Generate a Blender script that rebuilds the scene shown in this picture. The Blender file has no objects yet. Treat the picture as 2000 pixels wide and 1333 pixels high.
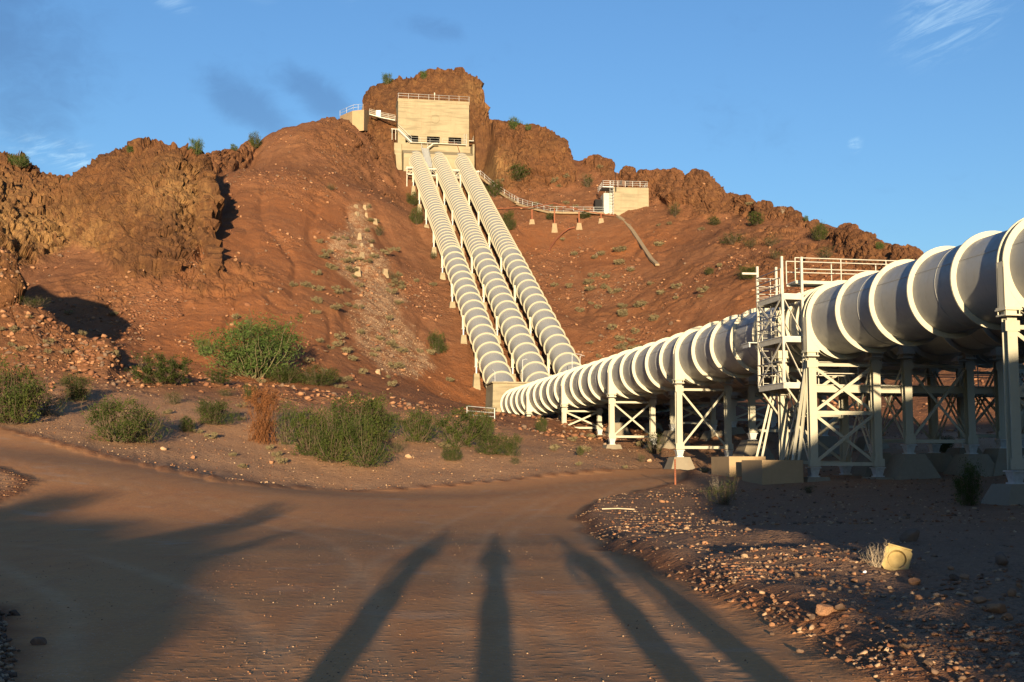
import bpy, math, random
import numpy as np
from mathutils import Vector, Matrix

sc = bpy.context.scene
# ------------------------------------------------------------------ camera
PITCH = math.radians(5.675)
CZ = 1.65
cam_d = bpy.data.cameras.new('camera'); cam = bpy.data.objects.new('camera', cam_d)
sc.collection.objects.link(cam); sc.camera = cam
cam.location = (0, 0, CZ); cam.rotation_euler = (math.pi / 2 + PITCH, 0, 0)
cam_d.sensor_width = 36; cam_d.lens = 43.2; cam_d.clip_end = 12000; cam_d.clip_start = 0.05
# ------------------------------------------------------------------ light
SUN_EL, SUN_AZ = 3.4, 180 - 0.76          # sun stands behind the camera, azimuth clockwise from +Y
sun_d = bpy.data.lights.new('sun', 'SUN'); sun = bpy.data.objects.new('sun', sun_d)
sc.collection.objects.link(sun)
_e, _a = math.radians(SUN_EL), math.radians(SUN_AZ)
SUN_DIR = Vector((math.sin(_a) * math.cos(_e), math.cos(_a) * math.cos(_e), math.sin(_e)))
sun.rotation_euler = SUN_DIR.to_track_quat('Z', 'Y').to_euler()
sun_d.energy = 5.0; sun_d.angle = math.radians(0.55); sun_d.color = (1.0, 0.77, 0.47)
world = bpy.data.worlds.new('World'); sc.world = world; world.use_nodes = True
wn = world.node_tree; wn.nodes.clear()
def wnode(t, **k):
    n = wn.nodes.new(t)
    for a, b in k.items(): setattr(n, a, b)
    return n
w_out = wnode('ShaderNodeOutputWorld'); w_bg = wnode('ShaderNodeBackground')
w_sky = wnode('ShaderNodeTexSky', sky_type='NISHITA', sun_disc=False, sun_elevation=_e, sun_rotation=_a,
              altitude=300, air_density=1.0, dust_density=0.6, ozone_density=2.0)
w_bg.inputs['Strength'].default_value = 0.102
# thin clouds over the clear sky, mapped on the direction of view onto a flat cloud layer
w_tc = wnode('ShaderNodeTexCoord'); w_sep = wnode('ShaderNodeSeparateXYZ')
wn.links.new(w_tc.outputs['Generated'], w_sep.inputs[0])
def wmath(op, a, b=None, c=None, clamp=False):
    n = wnode('ShaderNodeMath', operation=op, use_clamp=clamp)
    for i, v in enumerate((a, b, c)):
        if v is None: continue
        if isinstance(v, (int, float)): n.inputs[i].default_value = v
        else: wn.links.new(v, n.inputs[i])
    return n.outputs[0]
def wvec(x, y, z):
    n = wnode('ShaderNodeCombineXYZ')
    for i, v in enumerate((x, y, z)):
        if isinstance(v, (int, float)): n.inputs[i].default_value = v
        else: wn.links.new(v, n.inputs[i])
    return n.outputs[0]
zz = wmath('MAXIMUM', w_sep.outputs[2], 0.03)
cu = wmath('DIVIDE', w_sep.outputs[0], zz); cv = wmath('DIVIDE', w_sep.outputs[1], zz)
az_x = wmath('ARCTAN2', w_sep.outputs[0], w_sep.outputs[1])
el_z = wmath('ARCSINE', w_sep.outputs[2])
def wnoise(vec, scale, detail, rough=0.55, dist=0.0):
    n = wnode('ShaderNodeTexNoise'); n.inputs['Scale'].default_value = scale
    n.inputs['Detail'].default_value = detail; n.inputs['Roughness'].default_value = rough
    n.inputs['Distortion'].default_value = dist
    wn.links.new(vec, n.inputs['Vector']); return n.outputs['Fac']
def wmap(v, a, b, c=0.0, d=1.0):
    n = wnode('ShaderNodeMapRange', interpolation_type='SMOOTHSTEP')
    wn.links.new(v, n.inputs[0])
    for i, x in enumerate((a, b, c, d)): n.inputs[1 + i].default_value = x
    return n.outputs[0]
def wblob(azd, eld, ra, re, rot=0.0):
    """soft patch of sky round a direction in which a cloud stands (1 inside, 0 outside)"""
    dx = wmath('SUBTRACT', az_x, math.radians(azd)); dy = wmath('SUBTRACT', el_z, math.radians(eld))
    c, s = math.cos(math.radians(rot)), math.sin(math.radians(rot))
    u = wmath('DIVIDE', wmath('ADD', wmath('MULTIPLY', dx, c), wmath('MULTIPLY', dy, s)), math.radians(ra))
    v = wmath('DIVIDE', wmath('SUBTRACT', wmath('MULTIPLY', dy, c), wmath('MULTIPLY', dx, s)), math.radians(re))
    q = wmath('ADD', wmath('MULTIPLY', u, u), wmath('MULTIPLY', v, v))
    return wmap(wmath('SQRT', q), 0.0, 1.0, 1.0, 0.0)
cvec = wvec(wmath('MULTIPLY', az_x, 6.0), wmath('MULTIPLY', el_z, 9.0), 0.0)
n_big = wnoise(cvec, 1.3, 5, 0.55, 0.3); n_fine = wnoise(cvec, 7.0, 7, 0.62, 0.8)
n_wisp = wnoise(wvec(wmath('ADD', wmath('MULTIPLY', az_x, 9.0), wmath('MULTIPLY', el_z, -6.0)), wmath('ADD', wmath('MULTIPLY', el_z, 30.0), wmath('MULTIPLY', az_x, -9.0)), 2.0), 3.0, 8, 0.68, 1.2)
# grey clouds (azimuth, elevation, radii, tilt)
grey = None
for b in ((-24, 17.5, 9.5, 6.5, -15, .9), (-12.3, 16.1, 4.6, 1.5, -28, 0.9), (-9.0, 16.7, 3.4, 1.4, -30, 0.95), (-3.6, 19.9, 2.4, .8, -8, .5), (17.2, 12.1, 1.6, .5, 0, .45), (-24, 12.0, 7, 2.0, 0, .5)):
    v = wmath('MULTIPLY', wblob(*b[:5]), b[5]); grey = v if grey is None else wmath('MAXIMUM', grey, v)
grey = wmap(wmath('ADD', grey, wmath('MULTIPLY', wmath('SUBTRACT', wmath('ADD', n_big, wmath('MULTIPLY', n_fine, .45)), .72), 1.6)), 0.10, 0.95)
white = None
for b in ((20.3, 19.4, 4.4, 2.6, 25, 1.0), (18.6, 21.5, 4.0, 1.2, 0, .8), (15.9, 14.2, .6, .5, 40, .9), (-16.5, 20.7, 2.6, .8, -25, .8), (-13.5, 21.6, 3.5, .8, -20, .6), (-20.5, 13.5, 4.0, 1.0, -8, 1.0), (-7.5, 21.5, 1.5, 1.0, 30, .5)):
    v = wmath('MULTIPLY', wblob(*b[:5]), b[5]); white = v if white is None else wmath('MAXIMUM', white, v)
white = wmath('MULTIPLY', wmap(white, 0.0, 0.9), wmap(n_wisp, 0.40, 0.70), clamp=True)
def wmix(fac, a, b, mode='MIX'):
    n = wnode('ShaderNodeMix', data_type='RGBA', blend_type=mode)
    if isinstance(fac, (int, float)): n.inputs['Factor'].default_value = fac
    else: wn.links.new(fac, n.inputs['Factor'])
    for i, v in ((6, a), (7, b)):
        if isinstance(v, tuple): n.inputs[i].default_value = v
        else: wn.links.new(v, n.inputs[i])
    return n.outputs[2]
SKY_TINT = (0.76, 1.02, 1.40, 1)
w_c = wmix(1.0, w_sky.outputs[0], SKY_TINT, 'MULTIPLY')
w_c = wmix(wmath('MULTIPLY', grey, 0.55), w_c, wmix(1.0, w_c, (0.62, 0.56, 0.60, 1), 'MULTIPLY'))
w_c = wmix(wmath('MULTIPLY', white, 0.75), w_c, wmix(1.0, w_c, (2.6, 1.7, 1.25, 1), 'MULTIPLY'))
wn.links.new(w_c, w_bg.inputs['Color']); wn.links.new(w_bg.outputs[0], w_out.inputs[0])
sc.view_settings.view_transform = 'Standard'; sc.view_settings.look = 'None'
sc.view_settings.gamma = 1; sc.view_settings.use_curve_mapping = False
sc.view_settings.exposure = 1.32
sc.render.resolution_x = 1024; sc.render.resolution_y = 682
sc.cycles.max_bounces = 6; sc.cycles.diffuse_bounces = 3

# ------------------------------------------------------------------ measuring: a bearing, height and distance seen from the camera
F_ = 2400.0
def W(px, py, zc):
    xc = (px - 1000) / F_ * zc; yc = (666.5 - py) / F_ * zc
    return np.array([xc, zc * math.cos(PITCH) - yc * math.sin(PITCH), CZ + zc * math.sin(PITCH) + yc * math.cos(PITCH)])
ROT = math.radians(10.3)                    # heading of the pipelines
CR, SR = math.cos(ROT), math.sin(ROT)
def SL(s, l, z=0.0):                        # s along the pipelines, l across them
    return Vector((l * CR - s * SR, l * SR + s * CR, z))
def toSL(x, y): return (-x * SR + y * CR, x * CR + y * SR)
def WSL_s(px, py, s):                       # the point seen at (px, py) on the cross plane s
    d = W(px, py, 1.0) - np.array([0, 0, CZ]); k = s / (-d[0] * SR + d[1] * CR); p = d * k
    return p[0] * CR + p[1] * SR, p[2] + CZ  # l, z

# ------------------------------------------------------------------ object helpers
COL = sc.collection
def tag(o, label=None, cat=None, group=None, kind=None):
    if label: o['label'] = label
    if cat: o['category'] = cat
    if group: o['group'] = group
    if kind: o['kind'] = kind
    return o
def empty(name, loc=(0, 0, 0), rz=0.0, label=None, cat=None, group=None):
    o = bpy.data.objects.new(name, None); COL.objects.link(o); o.location = loc; o.rotation_euler = (0, 0, rz)
    o.empty_display_size = 0.3
    return tag(o, label, cat, group)
def link_mesh(name, me, parent=None, loc=None, rz=None, scale=None):
    o = bpy.data.objects.new(name, me); COL.objects.link(o)
    if parent is not None: o.parent = parent
    if loc is not None: o.location = loc
    if rz is not None: o.rotation_euler = (0, 0, rz)
    if scale is not None: o.scale = scale if hasattr(scale, '__len__') else (scale,) * 3
    return o
def np_mesh(name, V, Fq, mat=None, smooth=False):
    """V (n,3) array, Fq (m,k) array of equal-size faces"""
    me = bpy.data.meshes.new(name); V = np.asarray(V, dtype=np.float32); Fq = np.asarray(Fq, dtype=np.int32)
    k = Fq.shape[1]
    me.vertices.add(len(V)); me.vertices.foreach_set('co', V.ravel())
    me.loops.add(Fq.size); me.loops.foreach_set('vertex_index', Fq.ravel())
    me.polygons.add(len(Fq)); me.polygons.foreach_set('loop_start', np.arange(0, Fq.size, k, dtype=np.int32))
    me.polygons.foreach_set('loop_total', np.full(len(Fq), k, dtype=np.int32))
    if smooth: me.polygons.foreach_set('use_smooth', np.ones(len(Fq), dtype=bool))
    me.update(calc_edges=True)
    if mat: me.materials.append(mat)
    return me
class MB:
    def __init__(self): self.v = []; self.f = []; self.sm = []
    def add(self, vs, fs, smooth=False):
        n = len(self.v); self.v += [tuple(v) for v in vs]; self.f += [tuple(i + n for i in f) for f in fs]; self.sm += [smooth] * len(fs)
        return self
    def box(self, c, s, rz=0.0):
        x, y, z = c; a, b, h = s[0] / 2, s[1] / 2, s[2] / 2; co, si = math.cos(rz), math.sin(rz)
        vs = [(x + i * a * co - j * b * si, y + i * a * si + j * b * co, z + k * h) for k in (-1, 1) for i, j in ((-1, -1), (1, -1), (1, 1), (-1, 1))]
        return self.add(vs, [(3, 2, 1, 0), (4, 5, 6, 7), (0, 1, 5, 4), (1, 2, 6, 5), (2, 3, 7, 6), (3, 0, 4, 7)])
    def beam(self, p, q, w, h=None, up=(0, 0, 1)):
        h = h or w; p = Vector(p); q = Vector(q); d = (q - p).normalized(); u = Vector(up)
        if abs(d.dot(u)) > 0.98: u = Vector((0, 1, 0))
        s = d.cross(u).normalized(); u = s.cross(d).normalized()
        vs = [e + s * i * w / 2 + u * j * h / 2 for e in (p, q) for i, j in ((-1, -1), (1, -1), (1, 1), (-1, 1))]
        return self.add(vs, [(0, 1, 2, 3), (7, 6, 5, 4), (0, 4, 5, 1), (1, 5, 6, 2), (2, 6, 7, 3), (3, 7, 4, 0)])
    def ibeam(self, p, q, w, h, t=0.03, up=(0, 0, 1)):
        """H section: two flanges and a web"""
        p = Vector(p); q = Vector(q); d = (q - p).normalized(); u = Vector(up)
        if abs(d.dot(u)) > 0.98: u = Vector((0, 1, 0))
        s = d.cross(u).normalized(); u = s.cross(d).normalized()
        for k in (-1, 1):
            o = u * (k * (h / 2 - t / 2)); self.beam(p + o, q + o, w, t, u)
        return self.beam(p, q, t, h - 2 * t - .002, u)
    def tube(self, pts, r, n=8, r2=None, cap=True):
        pts = [Vector(p) for p in pts]; rings = []; vs = []
        prev = None
        for i, p in enumerate(pts):
            d = (pts[min(i + 1, len(pts) - 1)] - pts[max(i - 1, 0)]).normalized()
            if prev is None:
                a = Vector((0, 0, 1)) if abs(d.z) < 0.9 else Vector((1, 0, 0)); s = d.cross(a).normalized()
            else: s = (prev - d * prev.dot(d)).normalized()
            prev = s; u = d.cross(s)
            rr = r if r2 is None else r + (r2 - r) * i / (len(pts) - 1)
            vs += [p + (s * math.cos(2 * math.pi * k / n) + u * math.sin(2 * math.pi * k / n)) * rr for k in range(n)]
        fs = [(i * n + k, i * n + (k + 1) % n, (i + 1) * n + (k + 1) % n, (i + 1) * n + k) for i in range(len(pts) - 1) for k in range(n)]
        self.add(vs, fs, True)
        if cap: self.add(vs[:n], [tuple(range(n - 1, -1, -1))]); self.add(vs[-n:], [tuple(range(n))])
        return self
    def prism(self, poly, z0, z1):
        n = len(poly); vs = [(x, y, z0) for x, y in poly] + [(x, y, z1) for x, y in poly]
        return self.add(vs, [tuple(range(n - 1, -1, -1)), tuple(range(n, 2 * n))] + [(i, (i + 1) % n, n + (i + 1) % n, n + i) for i in range(n)])
    def frustum(self, c, s0, s1, z0, z1, rz=0.0):
        co, si = math.cos(rz), math.sin(rz); vs = []
        for (a, b), z in ((s0, z0), (s1, z1)):
            for i, j in ((-1, -1), (1, -1), (1, 1), (-1, 1)):
                x, y = i * a / 2, j * b / 2; vs.append((c[0] + x * co - y * si, c[1] + x * si + y * co, z))
        return self.add(vs, [(3, 2, 1, 0), (4, 5, 6, 7), (0, 1, 5, 4), (1, 2, 6, 5), (2, 3, 7, 6), (3, 0, 4, 7)])
    def mesh(self, name, mat=None):
        me = bpy.data.meshes.new(name); me.from_pydata(self.v, [], self.f)
        me.polygons.foreach_set('use_smooth', self.sm); me.update()
        if mat: me.materials.append(mat)
        return me
    def build(self, name, mat, parent=None, **k): return link_mesh(name, self.mesh(name, mat), parent, **k)

# ------------------------------------------------------------------ noise
def _h(ix, iy, iz, seed):
    h = (ix.astype(np.int64) * 374761393 + iy.astype(np.int64) * 668265263 + iz.astype(np.int64) * 2147483647 + seed * 974634777) & 0xffffffff
    h = ((h ^ (h >> 13)) * 1274126177) & 0xffffffff; h = ((h ^ (h >> 16)) * 2246822519) & 0xffffffff
    return ((h ^ (h >> 15)) & 0xffffff).astype(np.float32) / np.float32(0xffffff)
def vn3(x, y, z, seed=0):
    fx, fy, fz = np.floor(x), np.floor(y), np.floor(z); ix, iy, iz = fx.astype(np.int32), fy.astype(np.int32), fz.astype(np.int32)
    u, v, w = [(t * t * (3 - 2 * t)).astype(np.float32) for t in (x - fx, y - fy, z - fz)]
    r = 0
    for a in (0, 1):
        wa = u if a else 1 - u
        for b in (0, 1):
            wb = wa * (v if b else 1 - v)
            for c in (0, 1): r = r + wb * (w if c else 1 - w) * _h(ix + a, iy + b, iz + c, seed)
    return r
def vn2(x, y, seed=0):
    fx, fy = np.floor(x), np.floor(y); ix, iy = fx.astype(np.int32), fy.astype(np.int32); o = np.zeros_like(ix)
    u, v = [(t * t * (3 - 2 * t)).astype(np.float32) for t in (x - fx, y - fy)]
    return ((1 - u) * ((1 - v) * _h(ix, iy, o, seed) + v * _h(ix, iy + 1, o, seed)) + u * ((1 - v) * _h(ix + 1, iy, o, seed) + v * _h(ix + 1, iy + 1, o, seed)))
def fbm2(x, y, oct=4, seed=0, g=0.5):
    r = 0; a = 1.0; t = 0; c, s = 0.8, 0.6
    for i in range(oct):
        r = r + a * (vn2(x, y, seed + i) - .5); t += a; a *= g
        x, y = (x * c - y * s) * 2.03 + 7.1, (x * s + y * c) * 2.03 - 3.7
    return r / t * 2
def fbm3(x, y, z, oct=4, seed=0, g=0.5, ridged=False):
    r = 0; a = 1.0; t = 0
    for i in range(oct):
        n = vn3(x, y, z, seed + i)
        r = r + a * ((1 - np.abs(2 * n - 1)) if ridged else (2 * n - 1)); t += a; a *= g
        x, y, z = (x * .8 - z * .6) * 2.05 + 5.3, y * 2.05 + 1.7, (x * .6 + z * .8) * 2.05 - 2.9
    return r / t
def facets3(x, y, z, seed=0):
    """broken rock: every cell is a plane tilted its own way; returns (offset 0..1, tilt term, distance to the next cell)"""
    fx, fy, fz = np.floor(x), np.floor(y), np.floor(z); ix, iy, iz = fx.astype(np.int32), fy.astype(np.int32), fz.astype(np.int32)
    f1 = np.full(x.shape, 9.0, np.float32); f2 = f1.copy(); cid = np.zeros(x.shape, np.float32); tl = np.zeros(x.shape, np.float32)
    for a in (-1, 0, 1):
        for b in (-1, 0, 1):
            for c in (-1, 0, 1):
                jx, jy, jz = ix + a, iy + b, iz + c
                hh = _h(jx, jy, jz, seed); h2 = (hh * 977.31) % 1.0; h3 = (hh * 5413.7) % 1.0
                ox, oy, oz = x - jx - hh, y - jy - h2, z - jz - h3; d = (ox ** 2 + oy ** 2 + oz ** 2).astype(np.float32)
                near = d < f1; f2 = np.where(near, f1, np.minimum(f2, d)); cid = np.where(near, (hh * 71.3) % 1.0, cid)
                tl = np.where(near, ((hh * 131.7) % 1.0 - .5) * ox + ((hh * 337.1) % 1.0 - .5) * oy + ((hh * 613.9) % 1.0 - .35) * oz, tl); f1 = np.where(near, d, f1)
    return cid, tl, np.sqrt(f2) - np.sqrt(f1)
def sstep(a, b, x): t = np.clip((x - a) / (b - a), 0, 1); return t * t * (3 - 2 * t)
# ------------------------------------------------------------------ the lie of the land
TP = []
def tp(px, py, d): TP.append(tuple(W(px, py, d)))
def tw(x, y, z): TP.append((x, y, z))
def ts(s, l, z): v = SL(s, l, z); TP.append(tuple(v))
for a in ((-8, 0, 0), (0, 0, 0), (8, 0, .0), (-3, 12, 0), (4, 12, 0), (0, 25, 0), (-8, 22, 0), (9, 20, .2), (-14, 8, .15), (16, 10, .5), (24, 25, .9), (-14, 26, .1), (0, -10, 0), (-12, -10, 0), (12, -10, 0),
          (0, -40, 0), (-60, -40, 0), (60, -40, 0), (-40, 0, 1), (45, 0, 1), (-110, 0, 3), (110, 0, 3), (-60, 50, 5), (-120, 60, 10), (-130, 130, 25), (-130, 200, 40), (-130, 280, 30),
          (0, 300, 60), (-60, 300, 30), (60, 300, 45), (130, 280, 20), (130, 200, 25), (130, 120, 15), (110, 60, 6), (-66, 222, 24), (-95, 222, 25), (-40, 260, 38), (0, 275, 60), (40, 275, 50), (75, 240, 30), (100, 210, 20), (115, 170, 10)): tw(*a)
for a in ((0, 1000, 34), (0, 900, 45), (0, 840, 62), (250, 1000, 37), (500, 1000, 40), (300, 915, 53), (500, 945, 58), (700, 955, 60), (700, 1000, 41), (1000, 1000, 42), (1000, 945, 61), (1200, 930, 64), (1300, 935, 58), (1150, 1000, 42), (1150, 960, 52),
          (100, 800, 72), (100, 760, 82), (300, 860, 66), (300, 800, 76), (500, 880, 68), (500, 820, 79), (700, 900, 68), (700, 830, 83), (900, 880, 72), (900, 830, 88), (1000, 850, 86), (1000, 815, 103), (1100, 870, 82), (1100, 822, 102), (965, 800, 130),
          (100, 722, 94), (300, 757, 92), (300, 737, 108), (500, 757, 96), (500, 737, 118), (700, 770, 108), (830, 795, 115), (900, 795, 122), (680, 740, 124),
          (20, 700, 97), (150, 705, 98), (235, 714, 99), (100, 690, 104), (180, 690, 110),
          (300, 700, 119), (300, 640, 133), (400, 640, 132), (500, 600, 141), (500, 500, 161), (500, 400, 188), (500, 330, 212), (500, 281, 234), (440, 335, 208), (415, 432, 175), (420, 560, 147), (300, 524, 152), (180, 574, 141), (40, 570, 142), (60, 640, 124), (180, 645, 126),
          (-150, 560, 140), (-150, 700, 95), (-150, 850, 60),
          (580, 255, 240), (640, 246, 246), (700, 262, 248), (640, 330, 216), (640, 450, 182), (640, 600, 149), (640, 700, 130), (700, 300, 232), (760, 500, 184), (760, 400, 208), (760, 300, 244), (760, 600, 162), (760, 700, 143),
          (1300, 640, 158), (1200, 650, 163), (1200, 600, 173), (1200, 520, 190), (1180, 450, 209), (1225, 425, 213), (1280, 432, 208), (1265, 378, 228), (1110, 400, 222), (1110, 335, 238), (1000, 400, 226), (1010, 358, 238), (1010, 300, 246), (1350, 500, 181), (1400, 600, 155), (1400, 420, 205), (1380, 392, 213), (1450, 560, 158), (1500, 480, 174), (1500, 440, 184), (1600, 475, 170), (1700, 508, 160), (1765, 535, 153), (1900, 580, 143), (2050, 630, 132),
          (1780, 850, 86), (1780, 775, 106), (1600, 830, 92), (1600, 760, 116), (1400, 790, 112), (1400, 740, 132), (2100, 850, 76), (2300, 840, 72), (2300, 690, 110), (2300, 640, 130), (1250, 740, 142), (1200, 790, 120)): tp(*a)
for a in ((35, 24, .25), (35, 33, .9), (35, 45, 1.8), (50, 24, .95), (50, 21, .75), (50, 30, 1.25), (50, 36, 1.7), (50, 46, 2.6), (69, 24, 1.5), (69, 33, 2.4), (69, 44, 3.4), (84, 24, 2.75), (84, 33, 3.6), (99, 24, 3.85), (99, 33, 4.9), (115, 24, 5.6), (115, 33, 6.6), (128, 24, 6.8), (128, 33, 7.2), (20, 24, .3), (20, 40, 1.2), (60, 15, .75)): ts(*a)
PS = 0.515; PZ0 = 7.93; PS0 = 133.8          # the sloping pipes: z of the centre line = PZ0 + PS*(s-PS0)
for s in (140, 155, 170, 185, 200, 215, 228):
    for l in (19.5, 28.5, 38): ts(s, l, PZ0 + PS * (s - PS0) - 3.3)
TPa = np.array(TP)
GX0, GX1, GY0, GY1 = -150, 150, -50, 320
def _tps(P, reg=0.02):
    X = P[:, :2] / 50; n = len(X)
    def K(a, b):
        d2 = ((a[:, None, :] - b[None]) ** 2).sum(-1); return 0.5 * d2 * np.log(d2 + 1e-12)
    A = np.zeros((n + 3, n + 3)); A[:n, :n] = K(X, X) + reg * np.eye(n) * .1; A[:n, n] = 1; A[:n, n + 1:] = X; A[n, :n] = 1; A[n + 1:, :n] = X.T
    w = np.linalg.solve(A, np.r_[P[:, 2], 0, 0, 0])
    def ev(x, y):
        Q = np.stack([x.ravel(), y.ravel()], 1) / 50; o = np.empty(len(Q))
        for i in range(0, len(Q), 20000):
            q = Q[i:i + 20000]; o[i:i + 20000] = K(q, X) @ w[:n] + w[n] + q @ w[n + 1:]
        return o.reshape(x.shape)
    return ev
_ev = _tps(TPa)
gx = np.arange(GX0, GX1 + 1, 1.0); gy = np.arange(GY0, GY1 + 1, 1.0)
SOIL = _ev(*np.meshgrid(gx, gy, indexing='ij'))
def soil(x, y):
    cx = np.clip(x, GX0, GX1 - 1e-3) - GX0; cy = np.clip(y, GY0, GY1 - 1e-3) - GY0
    i = cx.astype(int); j = cy.astype(int); u = cx - i; v = cy - j
    z = SOIL[i, j] * (1 - u) * (1 - v) + SOIL[i + 1, j] * u * (1 - v) + SOIL[i, j + 1] * (1 - u) * v + SOIL[i + 1, j + 1] * u * v
    far = np.hypot(np.clip(np.abs(x) - 150, 0, None), np.clip(np.maximum(y - 320, -50 - y), 0, None))
    return z * np.exp(-far / 150)
# rock masses: a crest line (bearing, height, distance), a face falling towards the camera, a back falling away
def crest(pts):
    P = [W(*p) for p in pts]; az = np.array([math.atan2(p[0], p[1]) for p in P]); r = np.array([math.hypot(p[0], p[1]) for p in P]); z = np.array([p[2] for p in P])
    return az, r, z
OUT = [
 (crest([(-700, 330, 150), (-300, 290, 178), (-100, 285, 190), (0, 303, 192), (30, 316, 192), (60, 330, 192), (100, 345, 192), (130, 355, 192), (150, 362, 192), (190, 385, 190)]), 0.60, 6, .8, 1.0),
 (crest([(118, 440, 180), (135, 385, 182), (148, 352, 183), (165, 335, 184), (180, 327, 184), (210, 306, 184), (240, 296, 184), (270, 285, 184), (300, 286, 184), (340, 289, 186), (372, 300, 188), (390, 302, 190), (402, 312, 186), (412, 330, 182), (420, 390, 180), (430, 470, 178)]), 0.77, 5, 1.0, 1.0),
 (crest([(395, 330, 208), (405, 303, 209), (418, 297, 210), (440, 295, 214), (455, 300, 216), (470, 284, 224), (490, 276, 230), (505, 280, 232)]), 1.2, 3, 1.0, .6),
 # summit
 (crest([(690, 300, 256), (703, 225, 256), (709, 200, 257), (714, 188, 258), (740, 171, 260), (780, 157, 261), (830, 148, 262), (870, 142, 263), (905, 141, 264), (920, 150, 264), (928, 163, 264), (942, 166, 264), (946, 185, 264), (951, 212, 264), (960, 232, 264), (972, 246, 264), (990, 262, 262), (1005, 300, 260)]), 1.5, 3, 1.2, 1.0),
 # crag right of the valve house
 (crest([(915, 262, 247), (935, 245, 249), (960, 241, 250), (990, 246, 250), (1010, 249, 249), (1040, 250, 246), (1070, 262, 244), (1090, 272, 242), (1108, 281, 240), (1118, 298, 239), (1126, 322, 238), (1135, 380, 236)]), 1.35, 3, 1.0, .9),
 (crest([(p, y, 250 - (p - 1108) * .135) for p, y in ((1108, 350), (1118, 324), (1130, 316), (1145, 312), (1163, 310), (1175, 318), (1190, 319), (1198, 326), (1206, 348), (1212, 333), (1222, 329), (1238, 328), (1250, 339), (1268, 337), (1283, 344), (1290, 338), (1303, 334), (1320, 339), (1334, 352), (1341, 344), (1352, 340), (1370, 341), (1388, 350), (1400, 362), (1425, 376), (1440, 372), (1462, 374), (1472, 388), (1485, 410), (1500, 440))]), 1.15, 2, .9, .75),
 (crest([(p, y, max(126, 200 - (p - 1460) * .16)) for p, y in ((1460, 440), (1480, 400), (1510, 406), (1540, 416), (1570, 431), (1600, 440), (1625, 452), (1650, 451), (1670, 456), (1700, 473), (1740, 494), (1770, 507), (1830, 530), (1900, 555), (2000, 580), (2200, 620))]), 0.75, 3, .8, .85),
 # dark rock at the left edge, casting its shade into the gully
 (crest([(-420, 330, 96), (-330, 345, 98), (-217, 372, 100), (-120, 415, 100), (-60, 449, 101), (0, 482, 101), (15, 487, 101), (28, 500, 101), (35, 522, 101), (37, 560, 101), (42, 640, 101), (60, 700, 101)]), 3.2, .8, 2.5, 1.0),
 # low rocky mound in front of it
 (crest([(-200, 585, 98), (-80, 596, 99), (0, 602, 100), (40, 604, 100), (80, 612, 100), (120, 635, 99.5), (150, 660, 99), (180, 668, 98.5), (215, 676, 98), (232, 700, 98), (245, 722, 98)]), .62, 2.5, 1.2, .55),
 # small crag on the scree
]
def outcrops(az, r):
    H = []; 
    for (ca, cr, cz), g1, w1, g2, rk in OUT:
        t = np.interp(az, ca, cr) - r; z = np.interp(az, ca, cz)
        g = np.where(t > 0, g1, g2); d = g * (np.sqrt(t * t + w1 * w1) - w1)
        out = np.clip(np.maximum(ca[0] - az, az - ca[-1]), 0, None) * r
        H.append((z - d - out * 2.5, rk))
    return H
# land behind the camera, seen only by its shade: low banks left and right of where the people stand
def bank(x, y):
    xr = np.array([-400, -60, -25, -14, -9, -6.4, -4.4, -3.2, -2.5, -2.0, 2.6, 3.2, 4.0, 4.9, 5.6, 6.6, 10, 13.3, 16, 25, 60, 400])
    hr = np.array([7, 7, 3.4, 2.75, 2.45, 2.3, 1.9, 1.45, 1.15, 0, 0, .75, 1.35, 1.65, 2.3, 3.2, 4.9, 6.2, 7.8, 9.8, 12, 12])
    h = np.interp(x, xr, hr)
    n = fbm2(x / 1.3, y / 1.3, 4, 77) * .22 * np.clip(h, 0, 1)
    return (h + n) * sstep(-4.5, -11, y)
def macro(x, y):
    az = np.arctan2(x, y); r = np.hypot(x, y); s = soil(x, y); z = s.copy(); rock = np.zeros_like(z)
    front = y > 20; wr = 1.3 * sstep(60, 120, r)
    xw = x + fbm2(x / 8, y / 8, 3, 301) * wr * .9; yw = y + fbm2(x / 9, y / 9, 2, 302) * wr * 1.2
    az = np.arctan2(xw, yw); r = np.hypot(xw, yw)
    for h, rk in outcrops(az, r):
        h = np.where(front, h, -50)
        k = 0.9; m = np.clip(0.5 + 0.5 * (h - z) / k, 0, 1); zn = z * (1 - m) + h * m + k * m * (1 - m)
        rock = np.maximum(rock * (1 - m), 0) + m * rk * sstep(-0.3, 1.2, h - s); z = zn
    return z + bank(x, y), rock
def hit(px, py, lo=4, hi=300):
    d = W(px, py, 1.0) - np.array([0, 0, CZ]); t = np.linspace(lo, hi, 3000); P = d[None] * t[:, None]; P[:, 2] += CZ
    z, _ = macro(P[:, 0], P[:, 1]); b = np.nonzero(P[:, 2] < z)[0]
    if len(b) == 0: return None
    i = max(b[0], 1); a0 = P[i - 1, 2] - z[i - 1]; a1 = z[i] - P[i, 2]; f = a0 / (a0 + a1 + 1e-9)
    return P[i - 1] + (P[i] - P[i - 1]) * f
def ground(x, y): return float(macro(np.array([x], float), np.array([y], float))[0][0])
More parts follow.
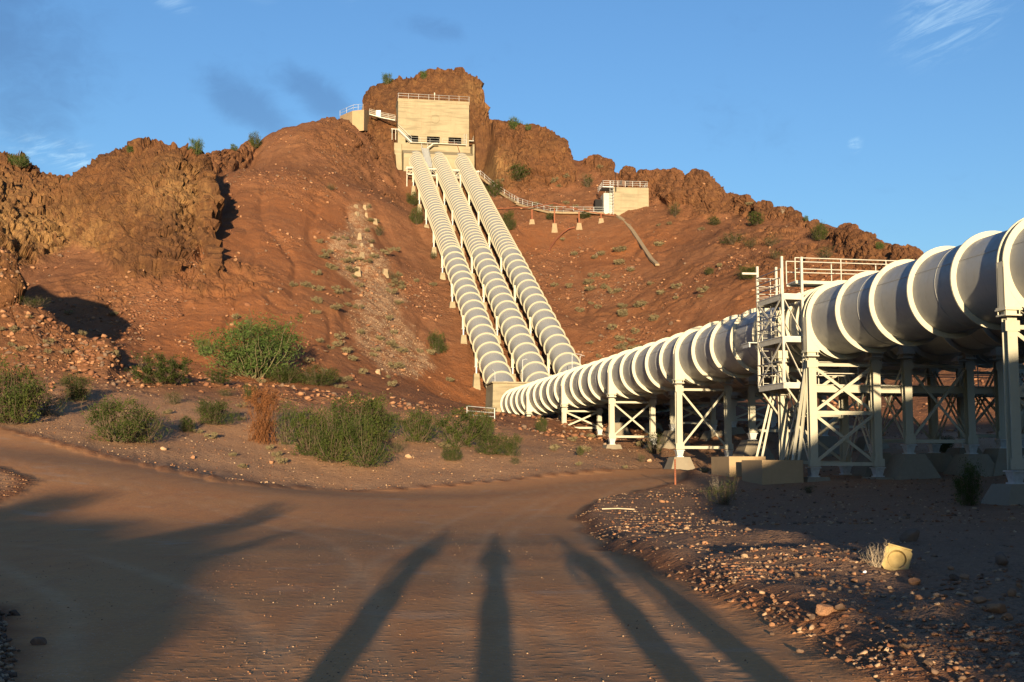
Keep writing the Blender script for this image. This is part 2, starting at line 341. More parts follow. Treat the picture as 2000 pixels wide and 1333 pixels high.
# ---- outlines on the ground
def hpts(L): return np.array([hit(*p)[:2] for p in L])
ROAD = np.vstack([hpts([(-200, 800), (0, 834), (80, 858), (150, 880), (300, 915), (450, 944), (600, 955), (760, 957), (900, 946), (1050, 932), (1200, 918), (1290, 912)]),
                  hpts([(1350, 918), (1330, 942), (1250, 962), (1160, 982), (1128, 1000), (1138, 1040), (1200, 1085), (1300, 1125), (1400, 1175), (1500, 1225), (1620, 1290), (1700, 1331)]),
                  np.array([(5.2, 3), (5.0, -4), (12, -12), (12, -40), (-12, -40), (-9, -12), (-6, -4), (-5.0, 3)]), hpts([(60, 1331), (40, 1260), (0, 1180), (-150, 1100), (-150, 1010), (-60, 1000), (0, 975), (60, 950), (60, 935), (0, 912), (-200, 900)])])
PATH = hpts([(640, 480), (690, 560), (700, 640), (715, 700), (760, 735), (830, 730), (850, 700), (800, 640), (770, 560), (735, 480), (720, 400), (690, 400)])
def inpoly(x, y, P):
    ins = np.zeros(x.shape, bool); dist = np.full(x.shape, 1e9); n = len(P)
    for i in range(n):
        x0, y0 = P[i]; x1, y1 = P[(i + 1) % n]
        c = (y0 > y) != (y1 > y)
        with np.errstate(divide='ignore', invalid='ignore'): xi = (x1 - x0) * (y - y0) / (y1 - y0 + 1e-12) + x0
        ins ^= c & (x < xi)
        L2 = (x1 - x0) ** 2 + (y1 - y0) ** 2 + 1e-9; t = np.clip(((x - x0) * (x1 - x0) + (y - y0) * (y1 - y0)) / L2, 0, 1)
        dist = np.minimum(dist, np.hypot(x - x0 - t * (x1 - x0), y - y0 - t * (y1 - y0)))
    return np.where(ins, dist, -dist)       # positive inside
def inpoly_big(x, y, P, lim):
    d = np.full(x.shape, -lim * 1.0); b = (x > P[:, 0].min() - lim) & (x < P[:, 0].max() + lim) & (y > P[:, 1].min() - lim) & (y < P[:, 1].max() + lim)
    d[b] = inpoly(x[b], y[b], P); return d
# ---- rows and columns of the ground sheet
AZF = np.radians(np.arange(-24.5, 24.501, 0.055)); side = np.radians(np.arange(26.5, 180, 3.0))
AZ = np.concatenate([-side[::-1], AZF, side, ])
NR = 1000
rg = np.concatenate([np.geomspace(0.5, 60, 500)[:-1], np.linspace(60, 300, 1300)])
A, R = np.meshgrid(AZ, rg, indexing='ij')
Zm, _ = macro(np.sin(A) * R, np.cos(A) * R)
el = np.arctan2(Zm - CZ, R); de = np.diff(el, axis=1); dr = np.diff(np.log(R), axis=1)
w = np.sqrt((0.075 * dr) ** 2 + np.where(de > 0, de, de * 0.3) ** 2) + 0.00004
w = np.minimum(w, 0.02)
kk = 31; ker = np.ones(kk) / kk
w = np.apply_along_axis(lambda c: np.convolve(np.pad(c, kk // 2, mode='edge'), ker, 'valid'), 0, w)
ksp = int(np.searchsorted(rg, 84.0)); N1 = 470
def resample(wp, rp, n):
    c = np.concatenate([np.zeros((len(AZ), 1)), np.cumsum(wp, axis=1)], axis=1); o = np.empty((len(AZ), n))
    for i in range(len(AZ)): o[i] = np.interp(np.linspace(0, c[i, -1], n), c[i], rp)
    return o
Rn = np.hstack([resample(w[:, :ksp], rg[:ksp + 1], N1)[:, :-1], resample(w[:, ksp:], rg[ksp:], NR - N1)])
Rn = np.hstack([Rn, np.tile(np.array([330, 380, 450, 600, 900, 1500, 3000, 6000.]), (len(AZ), 1))]); NRT = Rn.shape[1]
An = np.tile(AZ[:, None], (1, NRT))
X = (np.sin(An) * Rn); Y = (np.cos(An) * Rn)
Z, ROCK = macro(X, Y)
# broken rock showing through the soil
for (px, py, rx, ry, k_) in ((430, 545, 6, 4, 1.0), (385, 575, 4.5, 4, 1.0), (455, 525, 4, 3, .9), (250, 540, 12, 9, .5), (200, 575, 10, 6, .5), (690, 640, 6, 5, .35), (1230, 600, 12, 9, .3), (1330, 540, 10, 7, .35), (720, 290, 13, 22, .75), (660, 300, 10, 14, .4), (760, 340, 7, 16, .8), (745, 255, 9, 12, .8), (620, 350, 12, 8, .35), (540, 350, 9, 7, .5), (880, 470, 0, 0, 0), (1060, 345, 14, 12, .5), (960, 350, 6, 10, .7), (1170, 345, 10, 8, .6), (1620, 490, 14, 10, .85), (1550, 450, 12, 8, .7), (1700, 520, 12, 8, .8), (1480, 430, 10, 8, .5), (1380, 400, 10, 7, .4), (1500, 560, 8, 8, .35)):
    if rx == 0: continue
    h_ = hit(px, py)
    q = ((X - h_[0]) / rx) ** 2 + ((Y - h_[1]) / ry) ** 2
    m_ = k_ * np.exp(-q) * sstep(-.35, .25, fbm2(X / 5, Y / 5, 3, 71)); ROCK = np.maximum(ROCK, m_ * (1 - sstep(18.5, 20, toSL(X, Y)[1]) * (1 - sstep(38, 40, toSL(X, Y)[1])) * sstep(131, 133, toSL(X, Y)[0])))
# normals of the smooth form
def grid_normals(X, Y, Z):
    P = np.stack([X, Y, Z], -1); a = np.gradient(P, axis=0); b = np.gradient(P, axis=1); n = np.cross(a, b); n /= np.linalg.norm(n, axis=-1, keepdims=True) + 1e-12
    n *= np.sign(n[..., 2:3] + 1e-9); return n
Nn = grid_normals(X, Y, Z)
dR = inpoly_big(X.ravel(), Y.ravel(), ROAD, 14).reshape(X.shape)
dP = inpoly_big(X.ravel(), Y.ravel(), PATH, 6).reshape(X.shape) + fbm2(X / 3, Y / 3, 3, 9) * 2.0
wob = fbm2(X / 1.5, Y / 1.5, 3, 5) * .35
road = sstep(-.25, .3, dR + wob)
dist = np.hypot(X, Y)
far_f = sstep(40, 90, dist)
# soft ground relief
rough = (1 - road) * (1 - ROCK)
Z += rough * (fbm2(X / 9, Y / 9, 4, 11) * (.12 + .42 * far_f) + fbm2(X / 1.7, Y / 1.7, 4, 12, .6) * (.06 + .13 * far_f)) + road * (fbm2(X / 5, Y / 5, 3, 13) * .05 + fbm2(X / .6, Y / .6, 3, 14) * .0022)
gul = np.clip(1 - np.abs(fbm2(X / 6 + Y * .02, Y / 26, 3, 21)) * 5, 0, 1); Z -= gul * .45 * rough * far_f * sstep(8, 18, Z)
# crumbling on the slope
tex = fbm2(X / 14, Y / 14, 3, 31); rub = sstep(.0, .35, tex + fbm2(X / 4, Y / 4, 3, 32) * .5) * rough * far_f
Z += rub * np.clip(fbm3(X / 1.2, Y / 1.2, Z / 1.2, 3, 33), 0, 1) * .45
# graded lip along the road edges
nearR = 1 - sstep(30, 60, dist)
lipn = .55 + .6 * fbm2(X / 2.2, Y / 2.2, 3, 41)
right = sstep(-1.5, 2.5, X) * (1 - sstep(46, 52, Y)) * sstep(-6, 2, Y)
lf = sstep(2, 6, -X) * (1 - sstep(16, 20, Y))
off = -(dR + wob * .5)
Z += np.exp(-((off - .55) / .42) ** 2) * (.06 + .20 * lipn * (right + lf) + .02 * (1 - nearR)) * sstep(-8, -2, Y)
Z += right * sstep(.1, 1.6, off) * .22 + lf * sstep(0, 1.2, off) * .25
Z += right * sstep(.3, 1.5, off) * (fbm2(X / .9, Y / .9, 4, 43, .6) * .16 + .12 * fbm2(X / 3, Y / 3, 2, 44)) * (1 - sstep(18, 34, Y) * .75)
# tyre ruts on the dirt
rt = road * nearR * (np.sin(X * 4.2 + Y * .9 + fbm2(X / 4, Y / 4, 3, 51) * 5) * .0035 + np.sin(Y * 3.1 - X * 1.2 + fbm2(X / 3, Y / 3, 2, 52) * 6) * .0015)
Z += rt
# wheel tracks worn into the dirt
RUT = np.zeros_like(Z); nb = (np.abs(An) < math.radians(24)) & (dist < 75) & (Y > 6)
for tr_pts, hw_ in (([(960, 1333), (860, 1150), (700, 1045), (450, 985), (150, 925), (0, 890)], .85), ([(1230, 1333), (1100, 1130), (1060, 1030), (1150, 960), (1290, 930)], .85), ([(700, 1333), (780, 1150), (900, 1030), (1050, 960), (1250, 930)], .8), ([(350, 1333), (300, 1180), (60, 1080), (-200, 1040)], .85), ([(1330, 1333), (1180, 1150), (1120, 1060)], .3)):
    tp_w = hpts([(a_, min(b_, 1330)) for a_, b_ in tr_pts]); tq = np.linspace(0, 1, 40); kn = np.linspace(0, 1, len(tp_w)); cx_ = np.interp(tq, kn, tp_w[:, 0]); cy_ = np.interp(tq, kn, tp_w[:, 1])
    for _ in range(6): cx_[1:-1] = (cx_[:-2] + cx_[1:-1] * 2 + cx_[2:]) / 4; cy_[1:-1] = (cy_[:-2] + cy_[1:-1] * 2 + cy_[2:]) / 4
    xx, yy = X[nb], Y[nb]; dd = np.full(xx.shape, 99.0)
    for i in range(39):
        x0, y0, x1, y1 = cx_[i], cy_[i], cx_[i + 1], cy_[i + 1]; L2 = (x1 - x0) ** 2 + (y1 - y0) ** 2 + 1e-9; t = np.clip(((xx - x0) * (x1 - x0) + (yy - y0) * (y1 - y0)) / L2, 0, 1); dd = np.minimum(dd, np.hypot(xx - x0 - t * (x1 - x0), yy - y0 - t * (y1 - y0)))
    RUT[nb] = np.maximum(RUT[nb], np.exp(-((dd - hw_) / .16) ** 2) * (.6 + .4 * fbm2(xx / 2, yy / 2, 2, 55)))
RUT *= road; Z -= RUT * .010
# tread prints near the right edge
td = dR - .95 - .1 * np.sin(Y * .5); tr = np.exp(-(td / .28) ** 2) * road * (X > 0) * sstep(7, 9, Y) * (1 - sstep(26, 32, Y))
Z += tr * (.010 * np.sin(Y * 2 * math.pi / .26 + td * 6) - .008)
# rock relief: broken blocks, ledges and cracks pushed out along the face
rk = ROCK > 0.02
xr, yr, zr = X[rk], Y[rk], Z[rk]
wx = fbm3(xr / 7, yr / 7, zr / 7, 3, 61) * 1.6; wy = fbm3(xr / 7 + 9, yr / 7, zr / 7, 3, 62) * 1.6
big = fbm3((xr + wx) / 12, (yr + wy) / 12, (zr) / 9, 5, 63, .58) * 1.9
cid, tl, _d = facets3((xr + wx) / 5.6, (yr + wy) / 5.6, zr / 4.6, 64)
blk = (cid - .5) * .7 + tl * 1.9 - .45 * np.exp(-(_d / .05) ** 2)
cid2, tl2, _d2 = facets3((xr + wx) / 2.1, (yr + wy) / 2.1, zr / 1.6, 65)
blk2 = (cid2 - .5) * .42 + tl2 * 1.2 - .3 * np.exp(-(_d2 / .06) ** 2)
rdg = fbm3((xr + wx * 2) / 6, (yr + wy * 2) / 6, zr / 4.5, 4, 67, .6, True) * 1.3 - .65
rdg2 = fbm3(xr / 2.3, yr / 2.3, zr / 1.7, 4, 68, .6, True) * .9 - .5
fine = rdg + rdg2 + fbm3(xr / 1.1, yr / 1.1, zr / .9, 3, 66, .6, True) * .7
amp = ROCK[rk] * np.where(np.hypot(xr, yr) < 110, .55, 1.0)
disp = (big * .8 + blk * .85 + blk2 + fine - .5) * amp
sb_, lb_ = toSL(xr, yr); near_b = 1 - sstep(17, 19, lb_) * (1 - sstep(36.5, 38.5, lb_)) * (1 - sstep(249, 251.5, sb_)) * sstep(225, 230, sb_)
disp = disp * (.25 + .75 * near_b)
X[rk] += Nn[rk][:, 0] * disp; Y[rk] += Nn[rk][:, 1] * disp; Z[rk] += Nn[rk][:, 2] * disp
# keep the ground clear of the pipes and let the valve house sit in a cut
S_, L_ = toSL(X, Y); lid = PZ0 + PS * (S_ - PS0) - 2.1
inb = sstep(18, 20.5, L_) * (1 - sstep(37, 39.5, L_)) * sstep(131, 133, S_) * (1 - sstep(238, 241, S_))
Z = np.where(inb > 0, np.minimum(Z, lid + (1 - inb) * 6), Z)
inb2 = (L_ > 20.0) & (L_ < 36) & (S_ > 233) & (S_ < 243); Z = np.where(inb2, np.minimum(Z, 59.0), Z)
# ---- sheet
nA = len(AZ); idx = np.arange(nA * NRT).reshape(nA, NRT)
a = idx; b = np.roll(idx, -1, axis=0)
Fq = np.stack([a[:, :-1], a[:, 1:], b[:, 1:], b[:, :-1]], -1).reshape(-1, 4)[:, ::-1]
V = np.stack([X, Y, Z], -1).reshape(-1, 3)
Vc = np.vstack([V, [[0, 0, float(Z[:, 0].mean())]]])
rockcut = ROCK.copy()
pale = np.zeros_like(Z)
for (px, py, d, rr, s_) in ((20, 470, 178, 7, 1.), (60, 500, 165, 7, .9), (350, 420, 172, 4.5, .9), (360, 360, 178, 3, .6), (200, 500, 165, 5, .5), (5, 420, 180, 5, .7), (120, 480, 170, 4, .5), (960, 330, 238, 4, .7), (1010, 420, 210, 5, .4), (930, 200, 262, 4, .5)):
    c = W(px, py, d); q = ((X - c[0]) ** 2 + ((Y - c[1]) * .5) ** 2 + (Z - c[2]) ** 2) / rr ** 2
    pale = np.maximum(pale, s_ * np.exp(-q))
orange = np.zeros_like(Z)
for (px, py, rx, ry, s_) in ((450, 640, 10, 22, 1.), (560, 480, 12, 25, .6), (400, 700, 8, 12, .6), (860, 770, 12, 12, .9), (1240, 480, 10, 10, .9), (1050, 470, 9, 8, .7), (1560, 590, 12, 10, .8), (620, 420, 10, 15, .8), (930, 780, 8, 10, .7), (1300, 600, 14, 12, .3)):
    h_ = hit(px, py)
    if h_ is None: continue
    orange = np.maximum(orange, s_ * np.exp(-(((X - h_[0]) / rx) ** 2 + ((Y - h_[1]) / ry) ** 2)))
orange = np.maximum(orange, np.exp(-((off - .5) / .5) ** 2) * (1 - right) * (Y > 25) * .6)
gr = sstep(.15, .9, off) * (1 - sstep(75, 100, dist)) * (Y > 0)
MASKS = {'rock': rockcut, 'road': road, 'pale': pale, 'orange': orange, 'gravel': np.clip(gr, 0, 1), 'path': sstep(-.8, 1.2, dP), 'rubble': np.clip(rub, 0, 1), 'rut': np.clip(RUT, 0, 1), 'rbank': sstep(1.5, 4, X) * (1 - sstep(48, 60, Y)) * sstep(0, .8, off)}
# ------------------------------------------------------------------ final ground lookup
VF = np.stack([X, Y, Z], -1)
def col_of(az): return int(np.argmin(np.abs(AZ - az)))
def gz(x, y):
    """height of the finished ground at (x, y)"""
    i = col_of(math.atan2(x, y)); r = math.hypot(x, y); rr = np.hypot(X[i], Y[i]); return float(Z[i][int(np.argmin(np.abs(rr - r)))])
def fhit(px, py):
    """the point of the finished ground seen at (px, py): first crossing along the sheet's column"""
    d = W(px, py, 1.0) - np.array([0, 0, CZ]); i = col_of(math.atan2(d[0], d[1])); t = d[2] / math.hypot(d[0], d[1])
    rr = np.hypot(X[i], Y[i]); e = (Z[i] - CZ) / np.maximum(rr, .01); k = np.nonzero((e >= t) & (rr > 5))[0]
    k = k[0] if len(k) else int(np.argmax(e[rr > 5])) + int((rr <= 5).sum())
    return Vector((X[i][k], Y[i][k], Z[i][k]))
# ------------------------------------------------------------------ materials
class NT:
    def __init__(self, name, rough=0.9, spec=0.2):
        self.m = bpy.data.materials.new(name); self.m.use_nodes = True; self.t = self.m.node_tree; self.b = self.t.nodes['Principled BSDF']
        self.b.inputs['Roughness'].default_value = rough; self.b.inputs['Specular IOR Level'].default_value = spec
        self.co = self.t.nodes.new('ShaderNodeTexCoord'); self._o = self.co.outputs['Object']
    def set(self, n, i, v):
        if isinstance(v, (int, float)): n.inputs[i].default_value = v
        elif isinstance(v, tuple): n.inputs[i].default_value = v if len(v) in (3, 4) and n.inputs[i].type != 'RGBA' else (tuple(v) + (1,))[:4]
        elif v is not None: self.t.links.new(v, n.inputs[i])
    def vec(self, sx=1, sy=1, sz=1):
        n = self.t.nodes.new('ShaderNodeMapping'); n.inputs['Scale'].default_value = (sx, sy, sz); self.t.links.new(self._o, n.inputs[0]); return n.outputs[0]
    def geo(self): self._o = self.t.nodes.new('ShaderNodeNewGeometry').outputs['Position']; return self
    def noise(self, s, d=4, r=.55, v=None, dist=0, out='Fac'):
        n = self.t.nodes.new('ShaderNodeTexNoise'); self.set(n, 'Scale', s); self.set(n, 'Detail', d); self.set(n, 'Roughness', r); self.set(n, 'Distortion', dist)
        self.t.links.new(v or self._o, n.inputs['Vector']); return n.outputs[out]
    def voro(self, s, v=None, feature='F1', out='Distance', rnd=1.0):
        n = self.t.nodes.new('ShaderNodeTexVoronoi'); n.feature = feature; self.set(n, 'Scale', s); self.set(n, 'Randomness', rnd)
        self.t.links.new(v or self._o, n.inputs['Vector']); return n.outputs[out]
    def ramp(self, f, a, b, c=0.0, d=1.0):
        n = self.t.nodes.new('ShaderNodeMapRange'); self.set(n, 0, f)
        for i, x in enumerate((a, b, c, d)): n.inputs[1 + i].default_value = x
        return n.outputs[0]
    def mix(self, f, a, b, mode='MIX'):
        n = self.t.nodes.new('ShaderNodeMix'); n.data_type = 'RGBA'; n.blend_type = mode
        self.set(n, 0, f); self.set(n, 6, a); self.set(n, 7, b); return n.outputs[2]
    def math(self, op, a, b=None, clamp=False):
        n = self.t.nodes.new('ShaderNodeMath'); n.operation = op; n.use_clamp = clamp; self.set(n, 0, a); self.set(n, 1, b); return n.outputs[0]
    def attr(self, name):
        n = self.t.nodes.new('ShaderNodeAttribute'); n.attribute_name = name; return n.outputs['Fac']
    def rand(self): return self.t.nodes.new('ShaderNodeObjectInfo').outputs['Random']
    def bump(self, h, s=0.3, d=0.05):
        n = self.t.nodes.new('ShaderNodeBump'); self.set(n, 'Strength', s); self.set(n, 'Distance', d); self.t.links.new(h, n.inputs['Height'])
        self.t.links.new(n.outputs[0], self.b.inputs['Normal']); return self
    def col(self, c): self.set(self.b, 'Base Color', c); return self
    def done(self): return self.m

def land_material():
    N = NT('desert_land', .95, .1).geo()
    big = N.noise(.06, 5, .6); mid = N.noise(.45, 5, .6); sm = N.noise(3.2, 4, .6); fine = N.noise(14, 4, .65)
    # soil: red brown scree
    c = N.mix(N.ramp(big, .35, .65), (.172, .072, .033), (.215, .100, .050))
    c = N.mix(N.ramp(mid, .35, .7, 0, .7), c, (.135, .055, .028))
    c = N.mix(N.math('MULTIPLY', N.attr('orange'), N.ramp(mid, .3, .6, .5, 1)), c, (.255, .092, .032))
    # stones of different kinds, sharper in the rubble
    cell = N.voro(2.3, out='Color'); cd = N.voro(2.3); sp = N.t.nodes.new('ShaderNodeSeparateColor'); N.t.links.new(cell, sp.inputs[0])
    cell2 = N.voro(7.5, out='Color'); cd2 = N.voro(7.5); sp2 = N.t.nodes.new('ShaderNodeSeparateColor'); N.t.links.new(cell2, sp2.inputs[0])
    stone = N.mix(sp.outputs[0], (.11, .05, .03), (.27, .15, .095)); stone2 = N.mix(sp2.outputs[1], (.13, .065, .04), (.33, .20, .135))
    rubm = N.math('MULTIPLY', N.ramp(cd, .34, .22), N.ramp(sp.outputs[1], .35, .55), True)
    c = N.mix(N.math('MULTIPLY', rubm, N.ramp(N.attr('rubble'), 0, 1, .35, .9)), c, stone)
    grm = N.math('MULTIPLY', N.ramp(cd2, .36, .2), N.ramp(sp2.outputs[0], .25, .5), True)
    c = N.mix(N.math('MULTIPLY', grm, .55), c, stone2)
    # pale gravel run
    cp = N.mix(sp2.outputs[2], (.24, .14, .085), (.44, .31, .19))
    c = N.mix(N.math('MULTIPLY', N.attr('path'), N.ramp(N.noise(.8, 4, .65), .38, .56, .12, .85)), c, cp)
    # gravel flat near the road
    gcell = N.voro(26, out='Color'); gd = N.voro(26); sg = N.t.nodes.new('ShaderNodeSeparateColor'); N.t.links.new(gcell, sg.inputs[0])
    g1 = N.mix(sg.outputs[0], (.19, .125, .09), (.48, .34, .24)); g0 = N.mix(N.ramp(mid, .35, .65), (.34, .185, .10), (.40, .23, .13))
    gg = N.mix(N.math('MULTIPLY', N.ramp(gd, .42, .2), N.ramp(sg.outputs[1], .3, .45), True), g0, g1)
    gg = N.mix(N.math('MULTIPLY', rubm, .3), gg, stone)
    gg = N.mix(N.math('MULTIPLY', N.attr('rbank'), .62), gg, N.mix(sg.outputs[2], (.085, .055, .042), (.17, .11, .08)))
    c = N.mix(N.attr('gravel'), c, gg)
    # graded dirt road, redder where it is freshly worked
    d0 = N.mix(N.ramp(N.noise(.3, 5, .6), .35, .68), (.52, .255, .105), (.53, .225, .085)); d0 = N.mix(N.ramp(sm, .4, .7, 0, .5), d0, (.42, .215, .10))
    streak = N.noise(1.1, 5, .6, v=N.vec(1.9, .35, 1)); d0 = N.mix(N.ramp(streak, .5, .68, 0, .45), d0, (.40, .175, .08)); d0 = N.mix(N.ramp(N.noise(.5, 3), .62, .72, 0, .5), d0, (.48, .33, .22))
    pcell = N.voro(38, out='Color'); pd = N.voro(38); spp = N.t.nodes.new('ShaderNodeSeparateColor'); N.t.links.new(pcell, spp.inputs[0])
    peb = N.math('MULTIPLY', N.ramp(pd, .34, .18), N.math('GREATER_THAN', spp.outputs[0], N.ramp(N.noise(.7, 4, .6), .35, .65, .95, .45)), True)
    d0 = N.mix(peb, d0, N.mix(spp.outputs[2], (.20, .13, .10), (.56, .42, .32)))
    d0 = N.mix(N.math('MULTIPLY', N.attr('rut'), N.ramp(N.noise(1.5, 4, .6), .3, .6, .2, .6)), d0, (.60, .36, .19))
    c = N.mix(N.attr('road'), c, d0)
    # rock: dark varnished crust over golden brown stone
    rbig = N.noise(.10, 6, .62, dist=.6); rmid = N.noise(.55, 6, .68, v=N.vec(1, 1, .55), dist=1.2); rf = N.noise(2.6, 5, .7)
    rc = N.mix(N.ramp(rmid, .40, .72), (.058, .028, .015), (.185, .090, .034))
    rc = N.mix(N.ramp(rbig, .38, .62, 0, .65), rc, (.150, .063, .026))
    rc = N.mix(N.ramp(N.noise(.9, 6, .75), .46, .6, 0, .75), rc, (.045, .022, .013)); rc = N.mix(N.ramp(rf, .35, .7, 0, .6), rc, (.070, .033, .017))
    streakz = N.noise(.9, 5, .65, v=N.vec(1.6, 1.6, .28), dist=.8)
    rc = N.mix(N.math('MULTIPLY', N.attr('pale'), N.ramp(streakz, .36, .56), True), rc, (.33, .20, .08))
    rc = N.mix(N.ramp(streakz, .56, .72, 0, .5), rc, (.25, .135, .05))
    crk = N.voro(.5, v=None, feature='DISTANCE_TO_EDGE'); rc = N.mix(N.ramp(crk, 0, .03, .25, 0), rc, (.05, .027, .018))
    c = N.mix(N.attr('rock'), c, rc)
    c = N.mix(N.ramp(fine, .3, .7, 0, .25), c, (.10, .055, .035))
    N.col(c)
    # relief
    h = N.math('ADD', N.math('MULTIPLY', fine, .25), N.math('MULTIPLY', sm, N.ramp(N.attr('road'), 0, 1, .8, .12)))
    hp = N.math('MULTIPLY', N.ramp(pd, .4, .1), N.math('GREATER_THAN', spp.outputs[0], .6))
    h = N.math('ADD', h, N.math('MULTIPLY', hp, N.ramp(N.attr('rock'), 0, 1, .28, 0)))
    h = N.math('ADD', h, N.math('MULTIPLY', N.ramp(gd, .5, .1), N.math('MULTIPLY', N.attr('gravel'), .5)))
    h = N.math('ADD', h, N.math('MULTIPLY', N.ramp(cd, .45, .1), N.ramp(N.attr('rubble'), 0, 1, .5, 2.2)))
    h = N.math('ADD', h, N.math('MULTIPLY', N.ramp(cd2, .45, .1), .5))
    h = N.math('ADD', h, N.math('MULTIPLY', N.math('ADD', rmid, N.math('MULTIPLY', rf, .5)), N.math('MULTIPLY', N.attr('rock'), 6.0)))
    h = N.math('MULTIPLY', h, N.ramp(N.attr('road'), 0, 1, 1, .13))
    h = N.math('ADD', h, N.math('MULTIPLY', N.math('MULTIPLY', N.noise(1.3, 6, .72), N.ramp(N.attr('rock'), 0, 1, 3.5, 0)), N.math('MULTIPLY', N.ramp(N.attr('road'), 0, 1, 1, 0), N.ramp(N.attr('gravel'), 0, 1, 1, .1))))
    N.bump(h, .7, .08)
    return N.done()
def paint_material(name, base, rough=.42):
    N = NT(name, rough, .4); st = N.noise(.35, 5, .6, v=N.vec(1, 1, .5)); s2 = N.noise(3.5, 4, .6)
    c = N.mix(N.ramp(st, .4, .75, 0, .35), base, tuple(x * .80 for x in base)); c = N.mix(N.ramp(s2, .6, .8, 0, .25), c, tuple(x * .7 for x in base))
    dr = N.noise(.9, 6, .7, v=N.vec(2.5, 2.5, .5)); c = N.mix(N.ramp(dr, .55, .75, 0, .38), c, tuple(x * y for x, y in zip(base, (.62, .52, .42)))); sc_ = N.noise(5, 5, .7, v=N.vec(.6, 3, .6)); c = N.mix(N.ramp(sc_, .62, .72, 0, .3), c, tuple(x * y for x, y in zip(base, (.55, .42, .32))))
    N.col(c); N.set(N.b, 'Roughness', N.ramp(s2, .3, .7, rough - .06, rough + .2)); return N.bump(N.math('ADD', s2, st), .12, .02).done()
def concrete_material(name, base, lines=True, stain=(.20, .13, .08)):
    N = NT(name, .9, .15).geo()
    n1 = N.noise(.5, 6, .65); n2 = N.noise(6, 5, .6); streak = N.noise(1.4, 5, .65, v=N.vec(1.2, 1.2, .12))
    c = N.mix(N.ramp(n1, .3, .7), base, tuple(x * .78 for x in base)); c = N.mix(N.ramp(n2, .5, .8, 0, .4), c, tuple(x * 1.2 for x in base))
    c = N.mix(N.ramp(streak, .56, .75, 0, .45), c, stain)
    h = N.math('MULTIPLY', n2, .4)
    if lines:      # marks of the form boards
        bn = N.noise(1.0, 2, .5, v=N.vec(.22, .22, 2.2)); c = N.mix(N.ramp(bn, .5, .66, 0, .75), c, tuple(x * .62 for x in base)); h = N.math('ADD', h, bn)
    N.col(c); return N.bump(h, .3, .03).done()
def plain_material(name, base, rough=.8, var=.25, scale=4.0, spec=.2, rnd=0.0, metal=0.0):
    N = NT(name, rough, spec); n = N.noise(scale, 4, .6); c = N.mix(N.ramp(n, .3, .7), base, tuple(x * (1 - var) for x in base))
    if rnd: c = N.mix(N.ramp(N.rand(), 0, 1, 0, rnd), c, tuple(x * .55 for x in base))
    N.b.inputs['Metallic'].default_value = metal
    N.col(c); return N.done()
def leaf_material(name, a, b, trans=.25):
    N = NT(name, .75, .15); n = N.noise(2.2, 3, .6); c = N.mix(N.ramp(n, .35, .65), a, b)
    c = N.mix(N.ramp(N.rand(), 0, 1, 0, .35), c, tuple(x * .6 for x in a)); N.col(c)
    N.b.inputs['Transmission Weight'].default_value = 0.0
    tr = N.t.nodes.new('ShaderNodeBsdfTranslucent'); N.t.links.new(c, tr.inputs[0]); mx = N.t.nodes.new('ShaderNodeMixShader'); mx.inputs[0].default_value = trans
    out = N.t.nodes['Material Output']; N.t.links.new(N.b.outputs[0], mx.inputs[1]); N.t.links.new(tr.outputs[0], mx.inputs[2]); N.t.links.new(mx.outputs[0], out.inputs[0])
    return N.done()
M = {}
M['land'] = land_material()
M['pipe'] = paint_material('pipe_paint', (.26, .265, .262), .38)
M['ring'] = paint_material('ring_paint', (.44, .415, .33), .5)
M['ring_hill'] = paint_material('hill_ring_paint', (.34, .32, .25), .55)
M['steel'] = paint_material('steel_paint', (.355, .34, .272), .5)
M['galv'] = plain_material('galvanised_steel', (.50, .52, .52), .5, .3, 6, .5, metal=.3)
M['white'] = plain_material('white_painted_steel', (.45, .435, .38), .55, .2)
M['conc'] = concrete_material('concrete', (.285, .243, .165))
M['conc_grey'] = concrete_material('grey_concrete', (.22, .19, .145), False)
M['conc_old'] = concrete_material('old_concrete', (.33, .24, .145), False)
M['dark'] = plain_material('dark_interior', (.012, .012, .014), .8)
M['rust'] = plain_material('rusty_steel', (.24, .085, .045), .85, .4, 5)
M['pad'] = plain_material('pale_concrete_pad', (.29, .22, .14), .9, .3)
M['bush'] = leaf_material('creosote_leaves', (.032, .050, .011), (.075, .090, .020))
M['palo'] = leaf_material('palo_verde_twigs', (.055, .098, .022), (.095, .135, .038))
M['dry'] = leaf_material('dry_red_twigs', (.23, .095, .038), (.16, .07, .03))
M['tuft'] = leaf_material('grey_tuft_leaves', (.26, .21, .12), (.17, .145, .075))
M['twig'] = plain_material('grey_twigs', (.13, .095, .065), .85, .3)
M['bark'] = plain_material('pale_green_bark', (.15, .13, .07), .8, .3)
M['straw'] = plain_material('bleached_twigs', (.52, .42, .30), .8, .2)
def rock_material(name, a, b):
    N = NT(name, .9, .15); n = N.noise(2.5, 5, .65); n2 = N.noise(11, 4, .6); c = N.mix(N.ramp(n, .3, .7), a, b); c = N.mix(N.ramp(N.rand(), 0, 1, 0, .6), c, tuple(x * .5 for x in a)); N.col(c)
    return N.bump(n2, .5, .03).done()
M['rock_o'] = rock_material('orange_rock', (.36, .20, .11), (.25, .12, .065))
M['rock_d'] = rock_material('dark_rock', (.125, .082, .06), (.20, .13, .09))
M['rock_p'] = rock_material('pale_rock', (.44, .31, .20), (.33, .20, .12))

